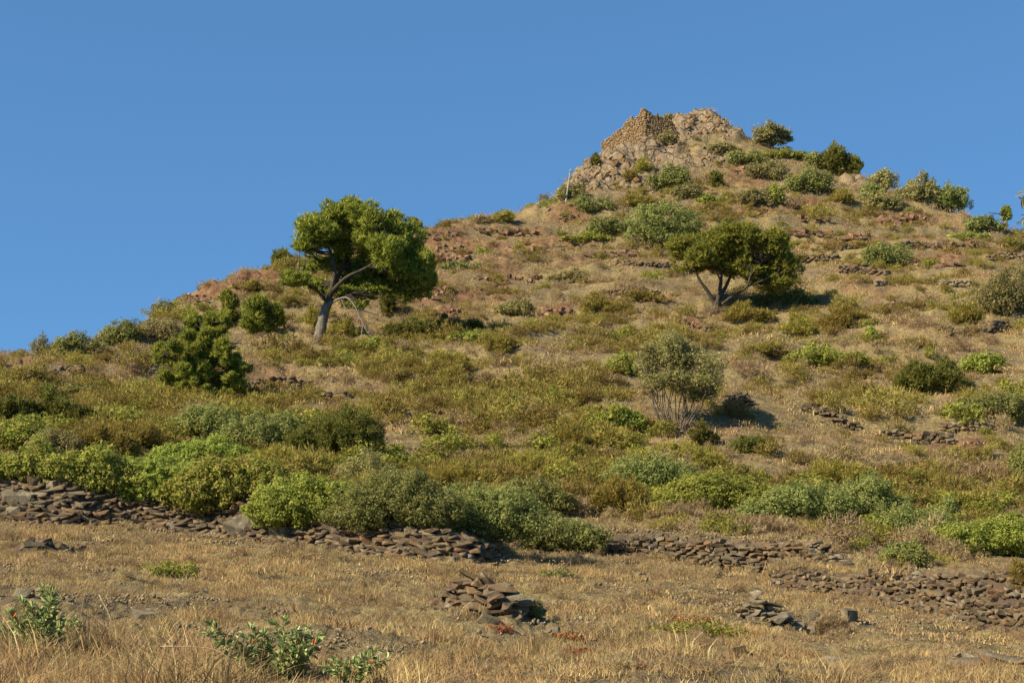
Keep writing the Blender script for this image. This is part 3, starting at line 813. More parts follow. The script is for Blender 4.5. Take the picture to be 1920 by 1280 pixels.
# ------------------------------------------------------------------ rock outcrops and loose rocks
rr_ = np.random.default_rng(31)
for (lab, u, v, ru, rv, n, fl) in [
    ('rusty rock outcrop on the left skyline, lowest of the ridge rocks', 362, 562, 30, 12, 24, .5),
    ('flat dark rock jutting from the left skyline ridge', 428, 524, 18, 6, 12, .4),
    ('broad rusty rock face on the left skyline ridge', 470, 535, 40, 10, 28, .4),
    ('rusty rock knob left of the large pine crown', 545, 498, 24, 10, 20, .5),
    ('pale and rusty rock outcrop just right of the large pine crown', 848, 478, 34, 18, 32, .6),
    ('rusty rock band right of the large pine, below its crown', 815, 550, 40, 14, 32, .45),
    ('row of upright rusty rocks in the middle of the upper slope', 925, 548, 34, 11, 12, .7),
    ('dark rusty rocks right of the shaded bushes under the large pine', 853, 588, 24, 10, 9, .5),
    ('rusty rocks alone on the open slope right of the grey cushion shrub', 1042, 588, 32, 10, 11, .45),
    ('dark slanted slabs below the ridge, left of the leaning pole', 990, 437, 30, 7, 8, .35),
    ('dark rusty ledge below the foot of the leaning pole', 1072, 410, 28, 7, 8, .45),
    ('rusty rocks above the crown of the forked pine', 1412, 400, 32, 7, 9, .4),
    ('rusty bare rock patch above right of the forked pine', 1528, 408, 34, 11, 12, .5),
    ('long rusty rock band below the olive thickets on the right skyline', 1690, 414, 50, 11, 16, .45),
    ('dark cracked boulder cluster below the trunk of the forked pine', 1290, 613, 24, 12, 8, .8),
    ('rusty rock ledge right of the round bush on the right slope', 1755, 496, 46, 7, 12, .4),
    ('pointed brown rock near the right end of the skyline', 1857, 436, 9, 9, 3, 1.1),
    ('smooth brown slab below the terrace wall on the right slope', 1805, 836, 34, 9, 5, .4),
    ('scattered brown rocks on the open slope left of the grey cushion shrub', 905, 520, 26, 6, 6, .45),
    ('rusty ledge under the shrubs left of the summit olive', 1318, 338, 18, 8, 8, .5),
    ('rusty rocks on the slope below the summit, right of the green shrubs', 1395, 322, 26, 12, 10, .5),
    ('thin rusty ledge across the upper slope right of the large pine', 1000, 472, 62, 4, 14, .4),
    ('rusty ledge left of the forked pine, above the stone line', 1150, 478, 52, 5, 12, .4),
    ('broken rusty ledge above right of the forked pine crown', 1500, 438, 56, 5, 14, .4),
    ('rusty ledge left above the round bush on the right slope', 1600, 446, 44, 5, 10, .4),
    ('rusty ledge near the right edge below the bright green patch', 1790, 462, 52, 5, 12, .4),
    ('rough rusty ground on the ridge right of the tiny pine', 830, 442, 34, 8, 16, .4),
    ('brown rocks on the ridge below the yellowish ridge shrub', 930, 432, 40, 7, 14, .4),
    ('low brown ledge left below the forked pine', 1215, 636, 44, 5, 10, .35),
    ('brown ledge on the slope right of the forked pine shadow', 1690, 572, 50, 4, 10, .35),
    ('brown rocks on the open slope above the grey cushion shrub', 985, 520, 36, 7, 10, .45),
    ('grey rocks strewn near the right edge above the terrace wall', 1880, 520, 34, 10, 10, .5)]:
    rock_cluster('rock_outcrop', 'outcrop', lab, 'rock', u, v, ru, rv, n, rr_, flat=fl, group=None)
for (lab, u, v, ru, rv, n, sm) in [
    ('pale lichened crag under the left wall of the ruined tower', 1150, 318, 42, 26, 44, 26),
    ('rocky top of the summit right of the ruined tower', 1320, 236, 46, 20, 46, 20),
    ('jagged dark rock edge on the right of the summit top', 1365, 250, 22, 10, 14, 12),
    ('pale crag rising behind the leaning pole', 1105, 335, 26, 26, 26, 22),
    ('slanted pale rocks below the ruined tower', 1195, 352, 36, 22, 26, 22),
    ('pale rocks at the left foot of the summit crag', 1015, 392, 26, 8, 12, 14),
    ('rock ledge between the shrubs right of the summit crag', 1340, 302, 30, 12, 14, 16),
    ('pale stony ground around the lone bush below the tower', 1275, 278, 48, 14, 26, 12)]:
    rock_cluster('summit_crag', 'cragrock', lab, 'crag', u, v, ru, rv, n, rr_, smax=sm * .7, flat=.55, strata=-0.5, sink=0.42)

def loose_rock(label, u, v, w, h, grey=False, group=None, tilt=0.12, name='loose_rock', depth=0.8):
    p = hit(u, v); m = mpp(p); rng = rr_
    o = bpy.data.objects.new(name, (STONES_G if grey else STONES)[rng.integers(16)])
    COL.objects.link(o)
    o.location = (p[0], p[1] + w * m * 0.2, p[2] + h * m * 0.22); o.scale = (w * m * 1.05, w * m * depth, h * m * 1.25)
    o.rotation_euler = (0.15 + rng.normal(0, tilt), rng.normal(0, tilt), rng.normal(0, 0.5))
    return tag(o, label, 'rock', group)
for a in [('brown boulder on the skyline at the far left', 103, 660, 20, 20, False),
          ('tilted pale grey slab behind the leafy plant at the left edge', 45, 1118, 40, 22, True),
          ('flat grey slab lying left of the tilted slab at the left edge', 16, 1130, 36, 12, False),
          ('flat dark slab in the grass between the two leafy plants', 280, 1160, 72, 20, True),
          ('large pale lichened slab in the middle of the collapsed wall', 455, 995, 78, 40, True),
          ('second pale slab right of the large one in the collapsed wall', 522, 1005, 48, 30, True),
          ('large pale boulder at the left end of the collapsed wall', 28, 942, 64, 34, True),
          ('reddish block on top of the left end of the collapsed wall', 63, 912, 30, 28, False),
          ('grey block on top of the collapsed wall, right of the reddish one', 95, 916, 32, 22, True),
          ('grey boulder on the left below the collapsed wall', 26, 968, 34, 26, True),
          ('reddish slab under the yellowing bush at the collapsed wall', 565, 948, 36, 18, False),
          ('pale flat slab on top of the upright middle wall', 1548, 1046, 52, 20, True),
          ('single white stone between the middle and the right walls', 1632, 1076, 14, 14, True),
          ('white stone on top of the right wall near the edge', 1897, 1100, 18, 14, True),
          ('brown boulder right of the dry bush by the greyish heap', 1596, 1164, 34, 30, False),
          ('grey boulder at the right end of the greyish heap', 1528, 1168, 26, 32, True),
          ('bluish grey rock in the grass at the bottom right', 1574, 1248, 46, 22, True),
          ('rounded brown rock in the grass at the bottom, left of the bluish one', 1384, 1232, 42, 24, False),
          ('small rusty block in the bottom grass below the rounded brown rock', 1452, 1256, 26, 20, False),
          ('angular brown rock in the grass below the middle wall', 1254, 1102, 26, 13, False),
          ('pale grey rock in the grass left of the angular brown rock', 1186, 1116, 24, 14, True),
          ('dark hollow-sided rock at the bottom, below the red creepers', 1218, 1252, 34, 14, False),
          ('flat grey slab in front of the greyish stone heap', 1445, 1206, 40, 12, True),
          ('grey stone in the grass right of the brown heap', 1040, 1184, 26, 13, True),
          ('pale boulder in the gap between left and middle walls', 1105, 1050, 30, 16, True),
          ('rusty boulder in the gap between left and middle walls', 1018, 1046, 30, 16, False),
          ('upright dark stone at the left end of the brown heap', 814, 1136, 13, 30, False),
          ('dark stone right of the brown heap, under the weed', 1197, 1080, 18, 10, True),
          ('white stone on the open slope right of the central olive', 1683, 872, 16, 11, True),
          ('large flat brown stone at the foot of the brown heap', 915, 1166, 46, 16, False)]:
    loose_rock(*a)
n_small = 0
while n_small < 130:
    u = rr_.uniform(0, 1920); v = rr_.uniform(1040, 1275)
    p = hit(u, v)
    if gsamp(STONY, p[0:1], p[1:2])[0] > 0.1 or p[1] > 37: continue
    w = rr_.uniform(7, 17)
    loose_rock('small stone scattered in the dry foreground grass', u, v, w, w * rr_.uniform(0.35, 0.6), grey=rr_.random() < 0.55, group='small stones strewn in the foreground grass', name='small_stone')
    n_small += 1

# ------------------------------------------------------------------ ruined tower on the summit
def build_tower():
    rng = np.random.default_rng(5)
    pB = hit(1210, 262); yB = min(pB[1], 160.0)
    base = at(1210, 262, yB)
    root = empty('ruined_tower', base, 'ruined square stone tower with broken top on the summit', 'ruin')
    yA, yC = yB + 2.3, yB + 1.0
    def face(name, u0, y0, u1, y1, top, bot, thick, holes=()):
        n = 200
        items = []
        top_u = [p[0] for p in top]; top_v = [p[1] for p in top]; bot_u = [p[0] for p in bot]; bot_v = [p[1] for p in bot]
        a = at(u0, 250, y0); b = at(u1, 250, y1)
        L = math.hypot(b[0] - a[0], b[1] - a[1]); yaw = math.atan2(b[1] - a[1], b[0] - a[0])
        nrm = np.array([math.sin(yaw), -math.cos(yaw), 0])
        Hs = 0.135
        ztop_all = []; prof = []
        for q in np.linspace(0, 1, 40):
            x, y = a[0] + (b[0] - a[0]) * q, a[1] + (b[1] - a[1]) * q
            u_ = u0 + (u1 - u0) * q
            et = ray(u_, np.interp(u_, top_u, top_v))[1]; eb = ray(u_, np.interp(u_, bot_u, bot_v))[1]
            prof.append((q, x, y, eb * y - 0.9, et * y))
        prof = np.array(prof)
        zmin = prof[:, 3].min()
        for c in range(int((prof[:, 4].max() - zmin) / Hs) + 1):
            pos = rng.uniform(-0.2, 0)
            while pos < L:
                ln = 0.30 * float(np.clip(rng.lognormal(0, 0.35), 0.5, 2.0)); q = (pos + ln / 2) / L; pos += ln * 0.98
                if q > 1.02 or q < -0.02: continue
                z = zmin + (c + 0.5) * Hs + rng.normal(0, 0.025)
                zt = np.interp(q, prof[:, 0], prof[:, 4]) - 0.05 + (vnoise(q * L * 2.0, 3.0, 8) - 0.5) * 0.6; zb = np.interp(q, prof[:, 0], prof[:, 3])
                if z > zt or z < zb: continue
                x = a[0] + (b[0] - a[0]) * q; y = a[1] + (b[1] - a[1]) * q
                u_, v_ = pix(x, y, z)
                if any(abs(u_ - hu) < hw and abs(v_ - hv) < hh for hu, hv, hw, hh in holes): continue
                pr = nrm * rng.uniform(-0.03, 0.05)
                items.append((np.array([x, y, z]) + pr, (ln * 1.05, 0.36, Hs * rng.uniform(0.9, 1.35)), (rng.normal(0, 0.08), rng.normal(0, 0.10), yaw + rng.normal(0, 0.12))))
        o = joined_stones('masonry_face', items, M['tower'], root, base, rng); o['kind'] = 'stuff'
        # rubble core behind the facing
        Vc = []; Fc = []
        for k_, (q, x, y, zb, zt) in enumerate(prof):
            jag = (vnoise(q * L * 2.0, 3.0, 8) - 0.5) * 0.6
            for off in (-0.08, thick):
                bx, by = x - nrm[0] * off, y - nrm[1] * off
                Vc += [(bx, by, zb), (bx, by, zt - 0.12 + jag)]
        n = len(prof)
        for k_ in range(n - 1):
            i = k_ * 4; j = i + 4
            Fc += [(i, j, j + 1, i + 1), (j + 2, i + 2, i + 3, j + 3), (i + 1, j + 1, j + 3, i + 3)]
        Fc += [(0, 1, 3, 2), ((n - 1) * 4, (n - 1) * 4 + 2, (n - 1) * 4 + 3, (n - 1) * 4 + 1)]
        me = bpy.data.meshes.new(name); me.from_pydata((np.array(Vc) - base).tolist(), [], Fc)
        link(name, me, M['tower'], root)
    face('wall_core', 1129, yA, 1210, yB,
         [(1129, 268), (1140, 258), (1152, 252), (1165, 240), (1178, 228), (1186, 215), (1190, 220), (1198, 212), (1206, 205), (1212, 205)],
         [(1129, 300), (1155, 296), (1180, 280), (1210, 262)], 0.9, holes=((1168, 250, 3, 2.5), (1192, 236, 2, 1.8)))
    face('wall_core', 1210, yB, 1268, yC,
         [(1208, 205), (1216, 208), (1222, 216), (1232, 216), (1238, 222), (1246, 219), (1254, 225), (1262, 230), (1268, 240)],
         [(1210, 262), (1235, 258), (1268, 248)], 0.9)
build_tower()

# ------------------------------------------------------------------ leaning pole
def build_pole():
    rng = np.random.default_rng(3)
    b = hit(1060, 380); y = b[1]
    p1 = at(1066, 345, y - 0.1); p2 = at(1070, 317, y - 0.2)
    root = empty('wooden_pole', b, 'thin weathered wooden pole leaning on the slope left of the summit', 'pole')
    wood('shaft', [(curve_pts([b - np.array([0, 0, 0.3]), p1, p2], 8), 0.10, 0.06)], M['polewood'], root, b, rng, 9, 0.08)
    c = p2 - np.array([0, 0, 0.25])
    wood('bracket', [(np.array([c + [-0.22, -0.05, 0.02], c + [0.0, -0.06, 0], c + [0.2, -0.05, -0.03]]), 0.035, 0.03)], M['polewood'], root, b, rng, 5)
build_pole()
# ------------------------------------------------------------------ trees
def pine_tree(label, base_uv, ells, limbs_px, trunk_px, rng, dens=1.0, spread=1.4, dead=(), rc=0.28, bark='bark', name='pine_tree', thin=1, style='pine', cat='tree', leafscale=1.0, depth=1.0, dy=0.0, grow=1.1, puffs=7):
    b = hit(*base_uv); y0 = b[1] + dy; m = mpp(b)
    root = empty(name, b, label, cat)
    def W(p):
        q = at(p[0], p[1], y0 + (p[2] if len(p) > 2 else 0)); return q
    tp = [W(p) for p in trunk_px['pts']]; tp[0] = b - np.array([0, 0, 0.25])
    trunk = wood('trunk', [(curve_pts(tp, 7), trunk_px['r'][0] * m, trunk_px['r'][1] * m)], M[bark], root, b, rng, 12, 0.10)
    ells = [(e_[0], e_[1], e_[2] * grow, e_[3] * grow, *e_[4:]) for e_ in ells]
    E0 = px_ellipsoids(ells, y0, rng, depth, spread)
    E = []
    for q in E0:                                          # each mass breaks up into smaller puffs
        for _ in range(puffs):
            dd_ = unit(rng.normal(size=3) + np.array([0, 0, .15])); k_ = rng.uniform(.36, .66)
            E.append([*(q[:3] + dd_ * q[3:] * rng.uniform(.40, .70)), *(q[3:] * k_ * rng.uniform(.8, 1.2, 3))])
    E = np.array(E)
    mt, kind, L, Wd, rc0, den = STYLE[style]
    area = sum(math.pi * e_[2] * e_[3] for e_ in ells)
    V, Fq, tint, C = leaf_cloud(E, int(area * den * dens * LEAFY), L * m * leafscale * 1.13, Wd * m * leafscale * 1.13, rng, kind, rc * 1.05, 0.25, free=0.25)
    limbs = []; skel = list(curve_pts(tp, 7)[-6:])
    for pts, r0, r1 in limbs_px:
        cp = curve_pts([W(p) for p in pts], 6); limbs.append((cp, r0 * m * .72, r1 * m * .72)); skel += list(cp)
    if limbs: wood('limb', limbs, M['bark_dark' if bark == 'bark' else bark], trunk, b, rng, 8, 0.12)
    skel = np.array(skel)
    br = []
    for c in list(E[:, :3]) + list(C[::max(3, int(26 / thin))]):
        d = np.linalg.norm(skel - c, axis=1) + 0.8 * np.maximum(skel[:, 2] - c[2] + 0.2, 0)
        s = skel[np.argmin(d)]
        if np.linalg.norm(s - c) < 0.1: continue
        mid = 0.5 * (s + c) + np.array([rng.normal(0, .12), rng.normal(0, .12), -0.08 * np.linalg.norm(c - s)])
        br.append((curve_pts([s, mid, c], 4), 1.5 * m * min(1.4, 0.5 + 0.3 * np.linalg.norm(c - s)), 0.4 * m))
    wood('branch', br, M['bark_dark' if bark == 'bark' else bark], root, b, rng, 5)
    for pts, r0, r1 in dead:
        wood('dead_branch', [(curve_pts([W(p) for p in q], 5), a_ * m, b_ * m) for q, a_, b_ in zip(pts, r0, r1)], M['deadwood'], trunk, b, rng, 6)
    link('crown', raw_mesh('crown', V - b, Fq, 3, tint), M[mt], root)
    return root

tr = np.random.default_rng(101)
pine_tree('large umbrella-shaped pine with a bleached broken branch on the left slope', (597, 642),
    [(612, 398, 36, 30), (648, 392, 38, 24), (690, 405, 42, 26), (732, 425, 38, 28), (768, 462, 32, 34), (796, 500, 20, 32), (700, 448, 46, 34),
     (645, 436, 42, 34), (585, 432, 34, 28), (575, 462, 30, 20), (745, 488, 42, 36), (770, 522, 36, 26), (700, 500, 36, 24, 1.2), (640, 478, 26, 18, 1.0),
     (660, 410, 40, 30, 2.5), (720, 450, 46, 40, 2.5), (630, 440, 40, 34, 2.2),
     (740, 530, 44, 22, .8), (690, 522, 36, 16, .9), (660, 505, 26, 14, 1.6), (782, 540, 30, 18, .2), (745, 548, 34, 17, .5), (705, 540, 34, 16, .4), (668, 524, 30, 15, .8), (622, 492, 28, 16, 1.2), (800, 520, 18, 24, .4), (600, 495, 26, 16, 1.4), (560, 520, 30, 14), (596, 540, 24, 15), (655, 548, 40, 15), (672, 568, 30, 13), (600, 425, 34, 26, -1.5), (720, 470, 34, 28, -1.8)],
    [([(612, 575), (622, 540, -.3), (628, 500, -.2), (618, 468), (600, 440)], 8, 2.2),
     ([(625, 535, -.3), (640, 505, .5), (650, 470, .8), (655, 430, 1.0)], 6.5, 2),
     ([(624, 545, -.3), (650, 520, -1), (690, 500, -1.2), (730, 470, -1)], 6, 2),
     ([(640, 505, .5), (680, 480, 1.8), (720, 450, 2.4), (760, 460, 2)], 4.5, 1.8),
     ([(612, 565), (600, 550, -.5), (580, 535, -.7), (560, 522, -.8)], 4, 1.4),
     ([(616, 568), (640, 560, -.6), (660, 550, -.8)], 3.5, 1.4),
     ([(628, 500), (600, 490, .8), (580, 470, 1)], 3, 1.2),
     ([(690, 500, -1.2), (740, 510, -1), (775, 520, -.6)], 3.5, 1.4)],
    dict(pts=[(597, 642), (603, 610), (609, 585), (618, 562)], r=(11, 7.5)), tr, dens=1.25, spread=1.3, rc=0.28, thin=2.0,
    dead=[([[(616, 572), (632, 562, -1.2), (650, 558, -1.8), (664, 572, -2), (674, 592, -2.1), (682, 610, -2.2), (692, 628, -2.3)],
            [(682, 610, -2.2), (700, 626, -2.2), (712, 632, -2.2)], [(680, 612, -2.2), (678, 626, -2.4), (680, 636, -2.4)], [(674, 594, -2.1), (668, 608, -2.3), (670, 616, -2.3)],
            [(664, 574, -2), (690, 585, -1.6), (710, 590, -1.4)], [(690, 622, -2.3), (698, 634, -2.4)], [(640, 562, -1.5), (648, 580, -1.7), (655, 600, -1.8)]],
           [2.1, .9, .9, .8, 1.2, .7, .8], [.8, .5, .5, .5, .7, .4, .5])])
pine_tree('rounded umbrella pine with a low forked trunk on the right slope', (1340, 592),
    [(1290, 455, 30, 18), (1276, 474, 18, 22), (1312, 478, 28, 26), (1350, 445, 30, 20), (1346, 478, 28, 26), (1398, 440, 38, 19), (1390, 478, 34, 28),
     (1440, 452, 34, 24), (1464, 488, 27, 30), (1430, 494, 32, 26), (1462, 522, 28, 24), (1400, 460, 44, 28, 1.6), (1330, 470, 36, 24, 1.6), (1440, 480, 36, 34, 1.5), (1372, 505, 30, 14, .6), (1304, 500, 26, 14, .4), (1440, 522, 34, 20, .5), (1405, 505, 30, 16, .2)],
    [([(1340, 570), (1328, 548, -.2), (1312, 525, -.4), (1300, 500, -.5), (1285, 470, -.5)], 6, 1.8),
     ([(1345, 566), (1350, 540, .1), (1353, 510, .2), (1350, 470, .3)], 6.5, 1.8),
     ([(1348, 558), (1362, 535, .4), (1375, 505, .6), (1392, 470, .8)], 6, 1.8),
     ([(1352, 572), (1372, 556, -.5), (1400, 538, -.8), (1408, 515, -.8), (1430, 490, -.6)], 4.5, 1.6),
     ([(1400, 538, -.8), (1425, 528, -.6), (1455, 515, -.3)], 2.4, 1.2),
     ([(1353, 530), (1346, 515, -.3), (1335, 490, -.4)], 3, 1.2)],
    dict(pts=[(1340, 592), (1341, 580), (1344, 566)], r=(9, 8)), tr, dens=1.25, spread=1.0, bark='bark_dark', thin=1.6, grow=1.18, puffs=10)
def blobs_in(poly, n, r0, r1, rng, flat=.9):
    out = []; us = [q[0] for q in poly]; vs = [q[1] for q in poly]
    while len(out) < n:
        u, v = rng.uniform(min(us), max(us)), rng.uniform(min(vs), max(vs)); ins = False
        for a in range(len(poly)):
            (x0, y0), (x1, y1) = poly[a], poly[a - 1]
            if (y0 > v) != (y1 > v) and u < (x1 - x0) * (v - y0) / (y1 - y0) + x0: ins = not ins
        if ins and all(math.hypot(u - q[0], v - q[1]) > 10 for q in out): r = rng.uniform(r0, r1); out.append((u, v, r, r * flat * rng.uniform(.8, 1.2)))
    return out
pine_tree('young bushy pine standing above the green bushes on the left', (392, 762),
    blobs_in([(372, 592), (398, 586), (425, 600), (432, 640), (442, 655), (466, 682), (466, 715), (455, 742), (400, 745), (340, 735), (300, 712), (288, 690), (296, 652), (330, 648), (352, 622)], 58, 15, 24, tr),
    [([(395, 720), (388, 670), (392, 605)], 3.5, 1.2), ([(393, 725), (350, 690), (310, 665)], 2.5, 1), ([(396, 715), (430, 690), (450, 680)], 2.5, 1)],
    dict(pts=[(392, 762), (394, 745), (395, 718)], r=(6, 5)), tr, dens=1.3, spread=0.9, thin=1, dy=0.7, rc=.36, grow=1.05, puffs=3)
pine_tree('slim young pine behind the bushy one on the left', (428, 612),
    [(428, 560, 15, 16), (430, 578, 18, 18), (428, 595, 18, 14)], [([(429, 600), (429, 580), (428, 556)], 2.5, .8)],
    dict(pts=[(428, 612), (429, 606), (429, 600)], r=(3.5, 3)), tr, dens=1.3, spread=.4)
pine_tree('pair of dark green bushy pines left of the large pine', (490, 628),
    [(482, 572, 24, 22), (490, 598, 30, 24), (512, 580, 18, 22), (520, 605, 20, 20), (470, 610, 18, 15)], [([(488, 615), (485, 595), (482, 570)], 3, 1)],
    dict(pts=[(490, 628), (489, 620), (488, 612)], r=(4, 3)), tr, dens=1.3, spread=.6)
pine_tree('tiny pine peeking over the ridge right of the large pine crown', (780, 434),
    [(774, 414, 9, 7), (783, 421, 9, 8)], [([(780, 430), (778, 422), (775, 414)], 1.2, .5)], dict(pts=[(780, 434), (780, 432), (780, 430)], r=(1.6, 1.2)), tr, dens=1.4, spread=.2)
pine_tree('small wind-bent pine with a bare branch near the right end of the skyline', (1888, 424),
    [(1886, 396, 9, 9), (1889, 410, 10, 10)], [([(1886, 415), (1880, 405), (1868, 400), (1852, 399)], 1.8, .7), ([(1868, 400), (1856, 404), (1848, 403)], .9, .4)],
    dict(pts=[(1888, 424), (1888, 420), (1886, 412)], r=(2.2, 1.8)), tr, dens=1.4, spread=.2)
# the olive in the middle: many thin stems fanning out under the crown
ol = []
for k_ in range(26):
    a = tr.uniform(-1.1, 1.1); u1 = 1272 + a * 62 + tr.normal(0, 5)
    v1 = 690 + abs(a) * 30 + tr.normal(0, 12)
    ol.append(([(1268 + a * 20, 806, tr.uniform(-.2, .2)), (1268 + a * 42 + tr.normal(0, 5), 768, tr.uniform(-.4, .4)), (1270 + a * 56 + tr.normal(0, 6), 730, tr.uniform(-.5, .5)), (u1, v1, tr.uniform(-.6, .6))], 1.5, .7))
pine_tree('grey-green many-stemmed olive tree alone in the middle of the slope', (1268, 812),
    [(1262, 650, 30, 22), (1222, 660, 26, 20), (1300, 668, 32, 26), (1250, 690, 40, 30), (1215, 692, 22, 28), (1318, 700, 34, 28), (1280, 710, 38, 26), (1335, 722, 22, 22), (1232, 715, 26, 18), (1312, 735, 26, 16), (1270, 672, 40, 30, .8)],
    ol, dict(pts=[(1268, 812), (1268, 808), (1268, 803)], r=(8, 6)), tr, dens=0.95, spread=.8, style='olive', bark='twig', name='olive_tree', rc=.3, thin=2.5, grow=1.15, puffs=8)
pine_tree('grey-green wind-shaped olive tree on the skyline right of the summit', (1448, 281),
    [(1448, 238, 20, 14), (1430, 250, 20, 14), (1468, 248, 20, 13), (1450, 258, 30, 14), (1428, 262, 16, 10), (1474, 260, 14, 9)],
    [([(1448, 272), (1440, 258), (1430, 246)], 2, .7), ([(1448, 272), (1452, 255), (1450, 238)], 2, .7), ([(1450, 272), (1465, 260), (1475, 252)], 2, .7)],
    dict(pts=[(1448, 281), (1448, 276), (1448, 271)], r=(3.5, 3)), tr, dens=1.1, spread=.8, style='olive', name='olive_tree', bark='bark_dark')

# ------------------------------------------------------------------ shrubs: kind, name, label, pixel ellipses, foot
S = shrub
E1 = lambda u, v0, v1, w: [(u - w * .35, v1 - (v1 - v0) * .38, w * .58, (v1 - v0) * .42), (u + w * .3, v1 - (v1 - v0) * .40, w * .6, (v1 - v0) * .42), (u, v0 + (v1 - v0) * .42, w * .62, (v1 - v0) * .44)]
def EM(u, v0, v1, w, lab):
    """an irregular mass: overlapping lobes of different heights"""
    rng = np.random.default_rng(sum(map(ord, lab)))
    h = v1 - v0; out = []
    n = int(np.clip(w / 9, 4, 11))
    for k_ in range(n):
        a = -1 + 2 * (k_ + .5) / n + rng.uniform(-.12, .12)
        top = (1 - .4 * abs(a) ** 2) * rng.uniform(.62, 1.02)
        rv = h * top * rng.uniform(.40, .52); out.append((u + a * w * .82, v1 - h * top + rv, w * rng.uniform(.24, .40) + 4, rv))
    for k_ in range(max(2, n // 2)):
        a = rng.uniform(-.85, .85); rv = h * rng.uniform(.25, .34)
        out.append((u + a * w, v1 - rv * 1.0, w * rng.uniform(.25, .38) + 3, rv))
    return out
